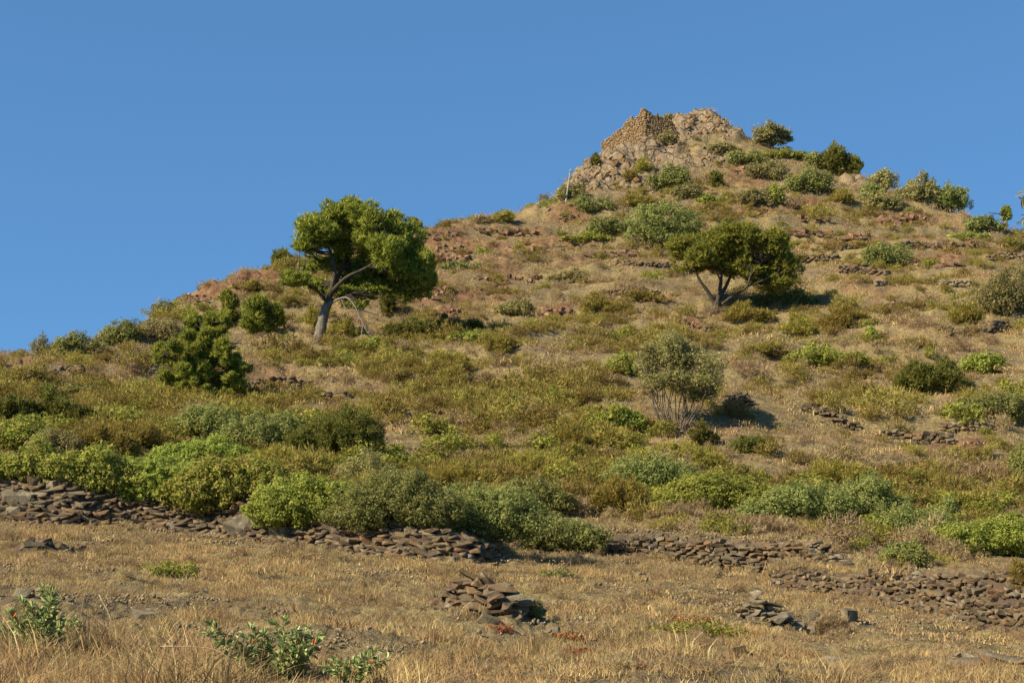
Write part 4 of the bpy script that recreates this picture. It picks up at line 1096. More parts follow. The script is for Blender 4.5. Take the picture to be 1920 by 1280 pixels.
for (st_, nm, lab, u, v0, v1, w, kw) in [
    # skyline, left to right
    ('olive', 'sapling', 'wispy grey-green sapling on the skyline at the far left', 75, 628, 668, 19, dict(dens=.55, stems=8)),
    ('lentisk', 'shrub', 'wide green shrub on the skyline right of the brown boulder', 153, 618, 664, 44, dict(grow=1.25)),
    ('lentisk', 'shrub', 'rounded dark green shrub on the skyline, second from the brown boulder', 224, 594, 648, 38, dict(grow=1.25)),
    ('olive', 'shrub', 'greyish shrub mass below the skyline left of the young pines', 300, 594, 642, 50, dict(grow=1.2)),
    ('olive', 'shrub', 'small grey-green shrub on the skyline left of the rusty ridge rocks', 305, 561, 597, 23, dict(grow=1.2)),
    ('dark', 'shrub', 'dark shrub on the skyline touching the large pine crown on its left', 529, 467, 500, 22, {}),
    ('broom', 'shrub', 'small yellow-green shrub on the rusty left ridge', 468, 523, 548, 28, {}),
    ('broom', 'shrub', 'yellowish shrub on the ridge between the large pine and the summit', 946, 393, 418, 22, {}),
    ('dry', 'shrub', 'dry shrub on the ridge left of the yellowish one', 905, 402, 420, 24, {}),
    ('olive', 'shrub', 'small bush growing on top of the ruined tower', 1254, 212, 230, 13, {}),
    ('dark', 'tree_clump', 'dark round tree on the right skyline below the summit olive', 1572, 273, 329, 36, dict(dens=1.5, grow=1.25)),
    ('lentisk', 'shrub', 'pale green shrub left of the dark round skyline tree', 1528, 285, 315, 18, {}),
    ('olive', 'shrub', 'small round olive bush on the right skyline, left of the wide thicket', 1656, 320, 356, 25, dict(dens=1.5, grow=1.25)),
    ('olive', 'shrub', 'left half of the wide olive thicket on the right skyline', 1722, 328, 378, 34, dict(dens=1.5, grow=1.25)),
    ('lentisk', 'shrub', 'right half of the wide olive thicket on the right skyline', 1775, 340, 397, 34, dict(dens=1.5, grow=1.25)),
    ('lentisk', 'shrub', 'low green shrub below the wind-bent pine on the skyline', 1852, 402, 434, 40, {}),
    # summit slope
    ('olive', 'shrub', 'lone grey bush below the right wall of the ruined tower', 1254, 246, 273, 22, {}),
    ('olive', 'shrub', 'low grey-green shrub on the rocks below the summit top', 1354, 262, 290, 31, {}),
    ('lentisk', 'shrub', 'olive-green shrub just left below the summit olive', 1400, 276, 312, 35, {}),
    ('olive', 'shrub', 'grey-green shrub between two green ones on the summit slope', 1440, 294, 338, 36, {}),
    ('lentisk', 'shrub', 'wide green shrub on the upper right of the summit slope', 1515, 305, 362, 45, {}),
    ('bright', 'ground_cover_patch', 'bright low shrubs at the foot of the summit olive', 1470, 274, 300, 50, dict(leafscale=.8)),
    ('lentisk', 'shrub', 'large dark green shrub in the centre of the summit slope', 1256, 302, 362, 42, {}),
    ('olive', 'shrub', 'small pale shrub right below the large one on the summit slope', 1286, 334, 374, 27, {}),
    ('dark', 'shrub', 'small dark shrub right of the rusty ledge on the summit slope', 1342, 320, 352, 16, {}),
    ('olive', 'shrub', 'grey twiggy shrub in the middle of the slope below the summit olive', 1418, 340, 388, 38, {}),
    ('bright', 'shrub', 'fresh green shrub right beside the grey twiggy one', 1455, 346, 386, 20, {}),
    ('bright', 'ground_cover_patch', 'low bright green mat on the slope above the forked pine', 1335, 363, 382, 26, {}),
    ('broom', 'shrub', 'yellowish shrub on the crag left of the large summit shrub', 1205, 296, 325, 18, {}),
    ('dark', 'shrub', 'tiny dark shrub clinging to the crag under the tower', 1116, 289, 310, 11, {}),
    ('olive', 'shrub', 'grey shrub behind the foot of the leaning pole', 1072, 338, 376, 26, {}),
    ('lentisk', 'shrub', 'low green shrub right of the foot of the leaning pole', 1112, 366, 398, 40, {}),
    ('broom', 'shrub', 'small shrub on the crag right of the pole', 1182, 318, 342, 15, {}),
    ('broom', 'shrub', 'olive-coloured shrub between the pole and the large summit shrub', 1195, 356, 390, 30, {}),
    ('lentisk', 'shrub', 'rounded green shrub left of the big olive thicket', 1145, 390, 446, 44, {}),
    ('bright', 'ground_cover_patch', 'bright green strip at the foot of the rounded shrub below the summit', 1110, 432, 455, 45, {}),
    ('dry', 'shrub', 'dry shrub on the bare slope above the forked pine', 1495, 372, 396, 22, {}),
    ('broom', 'shrub', 'small tan shrub right of the rusty patch on the upper right slope', 1580, 355, 385, 24, {}),
    ('olive', 'shrub', 'pale silvery olive below the small round skyline bush', 1658, 356, 397, 35, {}),
    ('lentisk', 'shrub', 'green shrub left above the pale silvery olive', 1635, 343, 378, 25, {}),
    ('bright', 'ground_cover_patch', 'bright green patch on the upper slope near the right edge', 1815, 432, 452, 42, {}),
    # upper slope
    ('lentisk', 'shrub', 'round dark green bush alone on the right slope', 1660, 442, 502, 39, {}),
    ('broom', 'shrub', 'yellow-green shrub alone in the middle of the upper slope', 1126, 545, 588, 31, {}),
    ('olive', 'shrub', 'grey cushion shrub in the middle of the upper slope', 970, 551, 593, 40, {}),
    ('broom', 'shrub', 'yellow broom left of the forked pine trunk', 1205, 538, 568, 36, {}),
    ('broom', 'shrub', 'brownish shrub under the right side of the forked pine', 1400, 566, 606, 45, {}),
    ('broom', 'shrub', 'olive shrub below right of the forked pine shadow', 1492, 590, 632, 38, {}),
    ('broom', 'shrub', 'wide brownish shrub further right of the forked pine shadow', 1592, 572, 616, 46, {}),
    ('lentisk', 'ground_cover_patch', 'low green shrub strip behind the forked pine', 1475, 540, 572, 66, {}),
    ('olive', 'shrub', 'small greenish shrub on the slope right of the large pine', 1065, 502, 532, 40, {}),
    ('broom', 'shrub', 'little round shrub on the slope below the yellowish ridge shrub', 975, 457, 478, 13, {}),
    ('lentisk', 'shrub', 'low green shrub beside the pale outcrop right of the large pine', 858, 487, 508, 34, {}),
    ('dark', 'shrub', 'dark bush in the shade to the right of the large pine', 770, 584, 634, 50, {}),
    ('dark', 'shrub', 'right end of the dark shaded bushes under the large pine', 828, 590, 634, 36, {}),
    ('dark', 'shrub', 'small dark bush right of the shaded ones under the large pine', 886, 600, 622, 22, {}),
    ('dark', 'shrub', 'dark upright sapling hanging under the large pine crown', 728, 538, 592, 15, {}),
    ('broom', 'shrub', 'yellow-green shrub directly behind the trunk of the large pine', 640, 590, 640, 32, {}),
    ('broom', 'shrub', 'small yellow shrub left behind the trunk of the large pine', 585, 575, 618, 14, {}),
    ('lentisk', 'shrub', 'small dark green cushion right below the trunk of the large pine', 648, 640, 662, 17, {}),
    ('bright', 'shrub', 'fresh green shrub below the dead branch of the large pine', 700, 630, 660, 36, {}),
    ('bright', 'shrub', 'green shrub below the shaded bushes, left of the broad broom', 752, 655, 682, 25, {}),
    ('broom', 'shrub', 'broad broom shrub below the shaded bushes of the large pine', 838, 644, 692, 40, {}),
    ('bright', 'ground_cover_patch', 'bright green strip right of the shaded bushes', 885, 618, 645, 48, {}),
    ('broom', 'shrub', 'broom right of the bright green strip on the middle slope', 935, 614, 660, 36, {}),
    # middle slope
    ('broom', 'shrub', 'olive broom right above the central olive', 1435, 628, 672, 40, {}),
    ('bright', 'ground_cover_patch', 'bright green low patch on the slope right of the central olive', 1548, 646, 688, 70, {}),
    ('bright', 'ground_cover_patch', 'bright green low patch left of the central olive crown', 1168, 660, 702, 32, {}),
    ('bright', 'shrub', 'fresh green bush at the left foot of the central olive', 1160, 760, 816, 56, {}),
    ('bright', 'shrub', 'single small light green bush on the dry right slope', 1633, 612, 640, 12, {}),
    ('lentisk', 'shrub', 'blue-green cushion shrub in the very middle of the slope', 978, 735, 770, 42, {}),
    ('broom', 'shrub', 'pointed yellow-green broom below the blue-green cushion', 1064, 780, 842, 30, {}),
    ('dark', 'shrub', 'large dark green bush on the right slope', 1748, 656, 738, 64, {}),
    ('bright', 'shrub', 'bright green bush right beside the large dark one', 1845, 655, 702, 46, {}),
    ('lentisk', 'shrub', 'wide green bush at the right edge below the bright one', 1865, 724, 788, 72, {}),
    ('lentisk', 'shrub', 'dark green tree reaching in at the right edge', 1915, 832, 918, 22, {}),
    ('olive', 'olive_bush', 'large grey-green olive bush at the right edge of the upper slope', 1882, 488, 592, 56, {}),
    ('broom', 'shrub', 'brownish shrub left of the large olive bush at the right edge', 1810, 560, 610, 36, {}),
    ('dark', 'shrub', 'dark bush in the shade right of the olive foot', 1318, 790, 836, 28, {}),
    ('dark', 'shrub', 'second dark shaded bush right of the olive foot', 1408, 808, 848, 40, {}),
    ('broom', 'shrub', 'yellow-green broom in front of the foot of the central olive', 1265, 826, 880, 90, {}),
    # left
    ('dark', 'heather_bush', 'dark heather bush at the left edge', 25, 718, 800, 46, {}),
    ('dark', 'heather_bush', 'dark heather bush second from the left edge', 95, 722, 800, 42, {}),
    ('dark', 'heather_bush', 'dark heather bush third from the left edge, shorter', 150, 745, 806, 32, {}),
    ('lentisk', 'shrub', 'low green strip of shrubs behind the dark heather', 140, 716, 745, 62, {}),
    ('bright', 'shrub', 'small green shrub below the thin pale terrace wall', 240, 735, 765, 34, {}),
    ('lentisk', 'shrub', 'rounded green bush in front of the young bushy pine', 390, 750, 832, 64, dict(grow=1.25)),
    ('lentisk', 'shrub', 'wide grey-green bush left of the dark heather below the pine', 505, 764, 848, 74, dict(grow=1.25)),
    ('dark', 'heather_bush', 'large dark heather bush left of the middle', 632, 752, 866, 78, {}),
    ('olive', 'shrub', 'grey-green bush above the left end of the yellowing hedge', 110, 790, 862, 46, {}),
    ('broom', 'shrub', 'dry olive shrub left of the rounded green bush', 245, 775, 840, 60, {}),
    ('turning', 'shrub', 'yellowing leafy bush at the left end of the collapsed wall', 55, 822, 902, 98, dict(grow=1.1, leafscale=1.1)),
    ('turning', 'shrub', 'yellowing leafy bush, second along the collapsed wall', 180, 835, 922, 96, dict(grow=1.1, leafscale=1.1)),
    ('bright', 'shrub', 'bright green leafy bush over the collapsed wall', 295, 842, 942, 104, dict(grow=1.1, leafscale=1.1)),
    ('turning', 'shrub', 'wide yellow-green bush hanging over the middle of the collapsed wall', 445, 846, 954, 119, dict(grow=1.1, leafscale=1.1)),
    ('bright', 'shrub', 'last bright green bush of the collapsed wall, beside the large grey-green mass', 585, 880, 985, 114, dict(grow=1.1, leafscale=1.1)),
    ('turning', 'shrub', 'olive-yellow shrub behind the left end of the yellowing hedge', 40, 782, 850, 60, {}),
    ('broom', 'shrub', 'dull broom mat behind the second yellowing bush', 190, 790, 862, 70, {}),
    ('bright', 'shrub', 'light green mat behind the wide yellow-green bush of the collapsed wall', 380, 806, 880, 90, {}),
    ('broom', 'shrub', 'straw-tinged shrub between the wide yellow-green bush and the dark heather', 520, 828, 890, 70, {}),
    ('olive', 'shrub', 'grey-green shrub behind the left part of the large evergreen bush', 690, 845, 915, 60, {}),
    ('broom', 'shrub', 'olive mat behind the middle part of the large evergreen bush', 840, 858, 925, 80, {}),
    ('lentisk', 'shrub', 'green mat behind the right part of the large evergreen bush', 985, 895, 960, 80, {}),
    # large evergreen mass
    ('lentisk', 'shrub', 'left part of the large evergreen bush above the collapsed wall', 745, 880, 992, 119, dict(grow=1.1, leafscale=1.05)),
    ('lentisk', 'shrub', 'middle part of the large evergreen bush above the collapsed wall', 900, 908, 1010, 140, dict(grow=1.1, leafscale=1.05)),
    ('lentisk', 'shrub', 'right part of the large evergreen bush, touching the middle wall', 1045, 952, 1036, 88, dict(grow=1.1, leafscale=1.05)),
    # right belt
    ('broom', 'shrub', 'yellowish broom right above the large evergreen bush', 1005, 845, 898, 75, {}),
    ('broom', 'shrub', 'upright yellow-green broom between evergreen mass and bright bushes', 1160, 882, 968, 50, {}),
    ('lentisk', 'shrub', 'dark leafy bush left of the bright green ones', 1215, 842, 925, 80, {}),
    ('bright', 'shrub', 'bright lime green bush in the belt above the middle wall', 1350, 886, 964, 125, {}),
    ('lentisk', 'shrub', 'mid green bush right of the lime green one', 1500, 905, 985, 112, {}),
    ('lentisk', 'shrub', 'dark rounded bush in the right of the green belt', 1612, 884, 985, 84, {}),
    ('broom', 'shrub', 'olive-yellow shrub above the dark rounded bush', 1560, 862, 925, 90, {}),
    ('lentisk', 'shrub', 'small upright green bush in the belt near the right', 1781, 930, 976, 19, {}),
    ('bright', 'shrub', 'low green bush right end of the green belt', 1860, 955, 1040, 104, {}),
    ('lentisk', 'shrub', 'green bush between the upright one and the dark rounded one', 1715, 945, 1015, 92, {}),
    ('lentisk', 'shrub', 'dark green bush just above the gap of the right walls', 1700, 1005, 1064, 48, {}),
    ('dry', 'shrub', 'grey leafless shrub behind the left of the middle wall', 1262, 936, 990, 62, dict(dens=.9)),
    ('dry', 'shrub', 'grey leafless thicket behind the right of the middle wall', 1420, 966, 1006, 88, dict(dens=.6)),
    ('broom', 'shrub', 'greenish shrub at the right edge above the right wall', 1912, 1050, 1104, 22, {}),
    # foreground
    ('turning', 'weed', 'low reddish green weed below the collapsed wall on the left', 325, 1042, 1084, 52, dict(leafscale=.9, dens=.35)),
    ('lentisk', 'weed', 'thin green weed in the grass right of centre', 1045, 1060, 1086, 40, dict(dens=.3)),
    ('lentisk', 'weed', 'green weed growing at the right side of the brown stone heap', 990, 1108, 1162, 34, dict(dens=.45)),
    ('dry', 'shrub', 'dry grey bush between the greyish heap and the brown boulder', 1558, 1142, 1196, 36, {}),
    ('turning', 'weed', 'low red and green weed left of the greyish heap', 1310, 1156, 1196, 95, dict(dens=.16))]:
    S(nm, st_, 'shrub' if nm not in ('weed', 'sapling', 'ground_cover_patch') else {'weed': 'weed', 'sapling': 'sapling', 'ground_cover_patch': 'ground cover'}[nm], lab, EM(u, v0, v1, w, lab) if w >= 26 else E1(u, v0, v1, w), v1, **kw)
S('shrub', 'lentisk', 'shrub', 'large grey-green olive thicket left above the forked pine', [(1210, 420, 34, 34), (1250, 405, 38, 26), (1285, 420, 28, 24), (1230, 445, 48, 24), (1280, 445, 30, 22)], 470)

# red creepers in the grass
for (lab, u, v, w, h) in [('red-leaved creeper in front of the brown heap', 935, 1178, 26, 9), ('red-leaved creeper in the grass right below the brown heap', 1065, 1192, 28, 9),
                          ('red-leaved creeper at the bottom centre', 1085, 1222, 40, 7), ('red-leaved creeper left of the rounded brown rock', 1300, 1162, 40, 10),
                          ('red-leaved creeper right of the rounded brown rock', 1500, 1230, 24, 7), ('orange-red creeper at the greyish heap foot', 1420, 1192, 12, 9),
                          ('red-leaved creeper at the bottom, right of the dark rock', 1190, 1250, 22, 6), ('faint red creeper left of the dark rock at the bottom', 960, 1236, 30, 6)]:
    STYLE['red'] = ('redleaf', 'leaf', 2.6, 1.3, 0.4, 0.55)
    S('creeper', 'red', 'creeper', lab, [(u, v, w, h), (u + w * .5, v + 2, w * .6, h * .7)], v + h * .6, stems=3, stem_mat='redtwig', depth=1.3)
# ------------------------------------------------------------------ foreground leafy plants: every leaflet a part
def leaflet_mesh():
    bm = bmesh.new()
    prof = [(0, 0), (0.25, 0.36), (0.55, 0.46), (0.85, 0.28), (1.0, 0.0)]
    mid = [bm.verts.new((0, x, 0.06 * math.sin(math.pi * x))) for x, _ in prof]
    lf = [bm.verts.new((-w * 0.62, x, 0.10 + 0.05 * math.sin(math.pi * x))) for x, w in prof[1:-1]]
    rt = [bm.verts.new((w * 0.62, x, 0.10 + 0.05 * math.sin(math.pi * x))) for x, w in prof[1:-1]]
    for S_ in (lf, rt):
        bm.faces.new([mid[0], S_[0], mid[1]]); bm.faces.new([mid[3], S_[2], mid[4]])
        bm.faces.new([mid[1], S_[0], S_[1], mid[2]]); bm.faces.new([mid[2], S_[1], S_[2], mid[3]])
    me = bpy.data.meshes.new('leaf'); bm.to_mesh(me); bm.free()
    for p in me.polygons: p.use_smooth = True
    return me
def tinted(me, t, m_):
    c = me.copy(); a = c.attributes.new('tint', 'FLOAT', 'FACE'); a.data.foreach_set('value', np.full(len(c.polygons), t, np.float32)); c.materials.append(m_); return c
_lm = leaflet_mesh()
LEAVES = [tinted(_lm, t, M['fresh']) for t in (0.15, 0.4, 0.6, 0.8, 1.0)]
LEAF_RED = tinted(_lm, 0.9, M['redleaf'])
OLIVE_LEAVES = [tinted(_lm, t, M['olive']) for t in (0.45, 0.7, 1.0)]

def put_leaf(parent, base, p, d, nrm, L, W, pool, rng):
    o = bpy.data.objects.new('leaf', pool[rng.integers(len(pool))]); COL.objects.link(o); o.parent = parent
    d = Vector(d).normalized(); n = Vector(nrm); x = d.cross(n).normalized(); n = x.cross(d)
    from mathutils import Matrix
    o.matrix_local = Matrix.Translation(Vector(p) - Vector(base)) @ Matrix((x, d, n)).transposed().to_4x4() @ Matrix.Diagonal((W, L, L, 1))

def leafy_plant(label, u, v, stems_px, rng, leaf=15.0, red=0.015):
    b = hit(u, v); m = mpp(b)
    root = empty('leafy_plant', b, label, 'plant')
    limbs = []; nleaf = 0
    for (du, dv) in stems_px:
        tip = at(u + du, v + dv, b[1] + rng.uniform(-.18, .18))
        p0 = b + np.array([rng.normal(0, .03), rng.normal(0, .03), -0.04])
        mid = p0 * .5 + tip * .5 + np.array([rng.normal(0, .03), rng.normal(0, .03), 0.04])
        c = curve_pts([p0, mid, tip], 8); limbs.append((c, 1.1 * m, 0.5 * m))
        for k_ in range(2, len(c)):
            for side in (-1, 1, -1):
                tan = unit(c[k_] - c[k_ - 1])
                sd = unit(np.cross(tan, unit(rng.normal(size=3)))) * side
                d = unit(sd + tan * rng.uniform(.3, .9) + rng.normal(0, .2, 3))
                L = leaf * m * rng.uniform(.7, 1.2)
                put_leaf(root, b, c[k_] + d * L * .12, d, unit(rng.normal(0, .5, 3) + np.array([-.3, -.45, .8])), L, L * rng.uniform(.85, 1.1), [LEAF_RED] if rng.random() < red else LEAVES, rng); nleaf += 1
        tan = unit(c[-1] - c[-2]); put_leaf(root, b, c[-1], tan, unit(rng.normal(0, .4, 3) + np.array([-.2, -.5, .8])), leaf * m, leaf * m, LEAVES, rng)
    wood('stem', limbs, M['redtwig'], root, b, rng, 5)
lr = np.random.default_rng(77)
leafy_plant('leafy blue-green plant at the bottom left edge', 72, 1222, [(-55, -70), (-62, -40), (-30, -95), (-12, -85), (8, -118), (20, -95), (25, -112), (38, -60), (40, -30), (-20, -50), (10, -60), (30, -85), (-40, -55), (45, -45), (0, -75), (20, -30)], lr)
leafy_plant('single leafy sprig right of the plant at the bottom left edge', 138, 1198, [(2, -38), (6, -30)], lr, leaf=11)
leafy_plant('large leafy blue-green plant at the bottom, left of centre', 515, 1272, [(-125, -85), (-118, -100), (-105, -70), (-80, -62), (-60, -80), (-45, -95), (-20, -85), (0, -100), (20, -105), (40, -90), (62, -95), (78, -80), (60, -60), (30, -60), (-30, -50), (-60, -40), (10, -40), (50, -30), (70, -45), (-10, -70), (35, -80), (-90, -45), (20, -20), (55, -8), (-15, -25), (80, -65), (45, -55)], lr)
leafy_plant('low leafy plant at the bottom, right of the large leafy one', 650, 1290, [(-40, -40), (-25, -50), (-10, -42), (15, -55), (35, -62), (55, -70), (60, -48), (75, -55), (0, -30), (30, -35)], lr, leaf=12.5)

# ------------------------------------------------------------------ olive standing just outside the frame on the right, one spray reaches in
def edge_olive():
    rng = np.random.default_rng(55)
    b0 = np.array([4.5, 7.9, 0.0]); b0[2] = gz(b0[0], b0[1])
    root = empty('olive_tree', b0, 'silvery olive sprig reaching in at the right edge against the sky', 'olive tree')
    hub = np.array([4.45, 7.8, 1.25])
    trunk = wood('trunk', [(curve_pts([b0 - np.array([0, 0, .2]), b0 + np.array([.08, 0, .9]), b0 + np.array([-.05, 0, 1.6]), hub], 6), .12, .06)], M['bark'], root, b0, rng, 9, .12)
    E = np.array([[4.35, 7.9, 2.3, .75, .7, .55], [4.9, 8.1, 2.1, .8, .7, .6], [4.6, 7.7, 1.75, .85, .6, .45], [3.75, 7.7, 1.95, .45, .4, .32], [5.2, 7.8, 1.7, .5, .5, .4]])
    V, Fq, tint, C = leaf_cloud(E, 7000, .030, .008, rng, 'leaf', .3, free=.35)
    wood('limb', [(curve_pts([hub, .5 * (hub + c) + rng.normal(0, .06, 3), c], 4), .022, .005) for c in C[::5]] + [(curve_pts([hub, np.array([3.9, 7.6, 1.75]), at(2010, 352, 7.4)], 6), .03, .008)], M['bark'], trunk, b0, rng, 6, .1)
    link('crown', raw_mesh('crown', V - b0, Fq, 3, tint), M['olive'], root)
    limbs = []
    for (pts, n) in [([(2010, 350), (1965, 345), (1935, 352), (1916, 372)], 12), ([(2005, 360), (1960, 385), (1932, 402), (1918, 420)], 12), ([(2010, 350), (1980, 310), (1950, 300), (1932, 330)], 10),
                     ([(2010, 370), (1990, 420), (1965, 440), (1940, 445)], 10), ([(2010, 350), (2030, 300), (2050, 260)], 10), ([(2010, 350), (2060, 360), (2100, 380)], 10)]:
        c = curve_pts([at(u, v, 7.4 + rng.uniform(-.05, .05)) for u, v in pts], 6); limbs.append((c, .007, .0025))
        for k_ in range(2, len(c)):
            for sgn in (-1, 1):
                tan = unit(c[k_] - c[k_ - 1]); sd = unit(np.cross(tan, unit(rng.normal(size=3)))) * sgn
                d = unit(sd + tan * rng.uniform(.4, 1.0)); L = .055 * rng.uniform(.75, 1.15)
                put_leaf(root, b0, c[k_], d, unit(rng.normal(0, .6, 3) + np.array([-.3, -.4, .6])), L, L * .34, OLIVE_LEAVES, rng)
    wood('twig', limbs, M['twig'], root, b0, rng, 5)
edge_olive()

# ------------------------------------------------------------------ dry stalks and bleached branches
def stalk(label, pts, r0, r1, name='dry_stalk', material='straw', cat='stalk', dy=(0, 0)):
    rng = lr
    b = hit(pts[0][0], pts[0][1]); m = mpp(b)
    W = [b - np.array([0, 0, .03])] + [at(u, v, b[1] + dy[0] + (dy[1] - dy[0]) * k_ / len(pts)) for k_, (u, v) in enumerate(pts[1:])]
    root = empty(name, b, label, cat)
    c = curve_pts(W, 7)
    st = wood('stem', [(c, r0 * m, r1 * m)], M[material], root, b, rng, 6, .15)
    tip = c[-1]; tan = unit(c[-1] - c[-2])
    wood('seed_head' if name == 'dry_stalk' else 'twig', [(np.array([tip - tan * .02, tip + tan * .02, tip + tan * .05]), r0 * m * 1.1, r1 * m * .5)], M[material], st, b, rng, 6, .3)
stalk('long arched dry stalk left of the large leafy plant', [(482, 1292), (455, 1262), (435, 1238), (405, 1218), (365, 1212), (318, 1211)], 1.7, .8)
stalk('thick pale dry stalk standing above the tall grass on the left', [(210, 1160), (204, 1148), (197, 1135), (190, 1122)], 2.0, 1.5)
stalk('thin curved pale blade left of the thick stalk', [(141, 1128), (145, 1115), (152, 1106), (160, 1103)], .9, .4)
stalk('tall thin straw near the left leafy plant', [(146, 1186), (152, 1150), (158, 1118), (164, 1098)], .6, .4)
stalk('slanting dry straw below the middle wall', [(1434, 1100), (1428, 1090), (1421, 1082)], .8, .5)
stalk('upright grey stick in front of the middle wall', [(1428, 1082), (1432, 1068), (1436, 1054)], 1.0, .6)
stalk('leaning dry straw left of the brown heap', [(648, 1112), (655, 1098), (664, 1085)], .6, .4)
stalk('bleached branch arching over the stone heap in the bottom right corner', [(1790, 1228), (1820, 1228), (1860, 1238), (1890, 1248), (1920, 1266)], 1.8, 1.2, 'fallen_branch', 'deadwood', 'branch', dy=(.3, .3))
stalk('short bleached branch above the bottom right heap', [(1770, 1212), (1778, 1204), (1786, 1214)], 1.2, .6, 'fallen_branch', 'deadwood', 'branch')
stalk('bleached stick lying on the left end of the bottom right heap', [(1782, 1244), (1800, 1226), (1830, 1224)], 1.0, .6, 'fallen_branch', 'deadwood', 'branch', dy=(.2, .2))

# ------------------------------------------------------------------ stuff: grass and low scrub (uncountable), scattered with geometry nodes
def scatter(name, label, cat, P, yaw, scl, protos):
    me = bpy.data.meshes.new(name)
    me.vertices.add(len(P)); me.vertices.foreach_set('co', np.asarray(P, np.float32).ravel())
    a = me.attributes.new('rot', 'FLOAT_VECTOR', 'POINT'); a.data.foreach_set('vector', np.asarray(yaw, np.float32).ravel())
    a = me.attributes.new('scl', 'FLOAT', 'POINT'); a.data.foreach_set('value', np.asarray(scl, np.float32))
    o = link(name, me, None); tag(o, label, cat, kind='stuff')
    cc = bpy.data.collections.new(name + '_kinds')
    for p in protos:
        cc.objects.link(p)
    ng = bpy.data.node_groups.new(name, 'GeometryNodeTree')
    ng.interface.new_socket('Geometry', in_out='INPUT', socket_type='NodeSocketGeometry')
    ng.interface.new_socket('Geometry', in_out='OUTPUT', socket_type='NodeSocketGeometry')
    i = ng.nodes.new('NodeGroupInput'); ou = ng.nodes.new('NodeGroupOutput')
    ci = ng.nodes.new('GeometryNodeCollectionInfo'); ci.inputs['Collection'].default_value = cc
    ci.inputs['Separate Children'].default_value = True; ci.inputs['Reset Children'].default_value = True
    ip = ng.nodes.new('GeometryNodeInstanceOnPoints'); ip.inputs['Pick Instance'].default_value = True
    rv_ = ng.nodes.new('FunctionNodeRandomValue'); rv_.data_type = 'INT'
    rv_.inputs[4].default_value = 0; rv_.inputs[5].default_value = len(protos) - 1
    na = ng.nodes.new('GeometryNodeInputNamedAttribute'); na.data_type = 'FLOAT_VECTOR'; na.inputs[0].default_value = 'rot'
    ns = ng.nodes.new('GeometryNodeInputNamedAttribute'); ns.data_type = 'FLOAT'; ns.inputs[0].default_value = 'scl'
    mp = ng.nodes.new('GeometryNodeMeshToPoints')
    l = ng.links.new
    l(i.outputs[0], mp.inputs['Mesh']); l(mp.outputs[0], ip.inputs['Points']); l(ci.outputs[0], ip.inputs['Instance'])
    l(rv_.outputs[2], ip.inputs['Instance Index']); l(na.outputs[0], ip.inputs['Rotation']); l(ns.outputs[0], ip.inputs['Scale'])
    l(ip.outputs[0], ou.inputs[0])
    md = o.modifiers.new('scatter', 'NODES'); md.node_group = ng
    return o

def blades(rng, nb, R, h0, h1, w, lean, n_seg=2):
    a = rng.uniform(0, 2 * math.pi, nb); r = R * np.sqrt(rng.random(nb))
    base = np.stack([r * np.cos(a), r * np.sin(a), np.full(nb, -0.02)], 1)
    h = rng.uniform(h0, h1, nb) * (1 - 0.4 * (r / R) ** 2)
    la = rng.uniform(0, 2 * math.pi, nb); ln = np.abs(rng.normal(0, lean, nb))
    d = np.stack([np.cos(la) * ln, np.sin(la) * ln, np.ones(nb)], 1)
    mid = base + d * (h * .55)[:, None]
    tip = mid + np.stack([np.cos(la) * ln * 1.9, np.sin(la) * ln * 1.9, np.full(nb, .8)], 1) * (h * .45)[:, None]
    fa = rng.uniform(0, math.pi, nb); sd = np.stack([np.cos(fa), np.sin(fa), np.zeros(nb)], 1) * (w * rng.uniform(.6, 1.3, nb))[:, None]
    V = np.stack([base - sd * .5, base + sd * .5, mid + sd * .4, mid - sd * .4, tip + sd * .06, tip - sd * .06], 1).reshape(-1, 3)
    i = np.arange(nb) * 6
    Fq = np.stack([i, i + 1, i + 2, i + 3, i + 3, i + 2, i + 4, i + 5], 1).reshape(-1)
    t = np.clip(rng.normal(.5, .24, nb), 0, 1)
    return V, Fq, np.repeat(t, 2)

def proto(name, parts, material, n_per=4):
    Vs = []; Fs = []; T = []; off = 0
    for V, Fq, t in parts:
        Vs.append(V); Fs.append(np.asarray(Fq) + off); T.append(t); off += len(V)
    me = raw_mesh(name, np.concatenate(Vs), np.concatenate(Fs), n_per, np.concatenate(T)); me.materials.append(material)
    return bpy.data.objects.new(name, me)

gr = np.random.default_rng(202)
G_NEAR = [proto('grass_tuft', [blades(gr, 70, .17, .02, .065, .0065, .6)], M['grass']) for _ in range(4)] + [proto('grass_tuft', [blades(gr, 80, .15, .04, .11, .006, .45)], M['grass']) for _ in range(2)]
G_MID = [proto('grass_tuft', [blades(gr, 80, .30, .03, .11, .012, .55)], M['grass']) for _ in range(5)]
G_FAR = [proto('grass_tuft', [blades(gr, 70, .60, .06, .22, .026, .55)], M['grass']) for _ in range(5)]
G_WISP = [proto('grass_tuft', [blades(gr, 90, .13, .05, .19, .0055, .5)], M['grass']) for _ in range(4)]
G_TALL = [proto('grass_tuft', [blades(gr, 150, .24, .06, .26, .005, .75)], M['grass']) for _ in range(4)]

def rand_ground(n, y0, y1, rng, tmax=0.43):
    y = np.sqrt(rng.uniform(y0 ** 2, y1 ** 2, n)); t = rng.uniform(-tmax, tmax, n); x = t * y
    z = gz(x, y)
    u, v = pix(x, y, z)
    yr = np.interp(t, tg, yR)
    ok = (y < yr + 4) & (v < 1330)
    return x[ok], y[ok], z[ok], u[ok], v[ok]

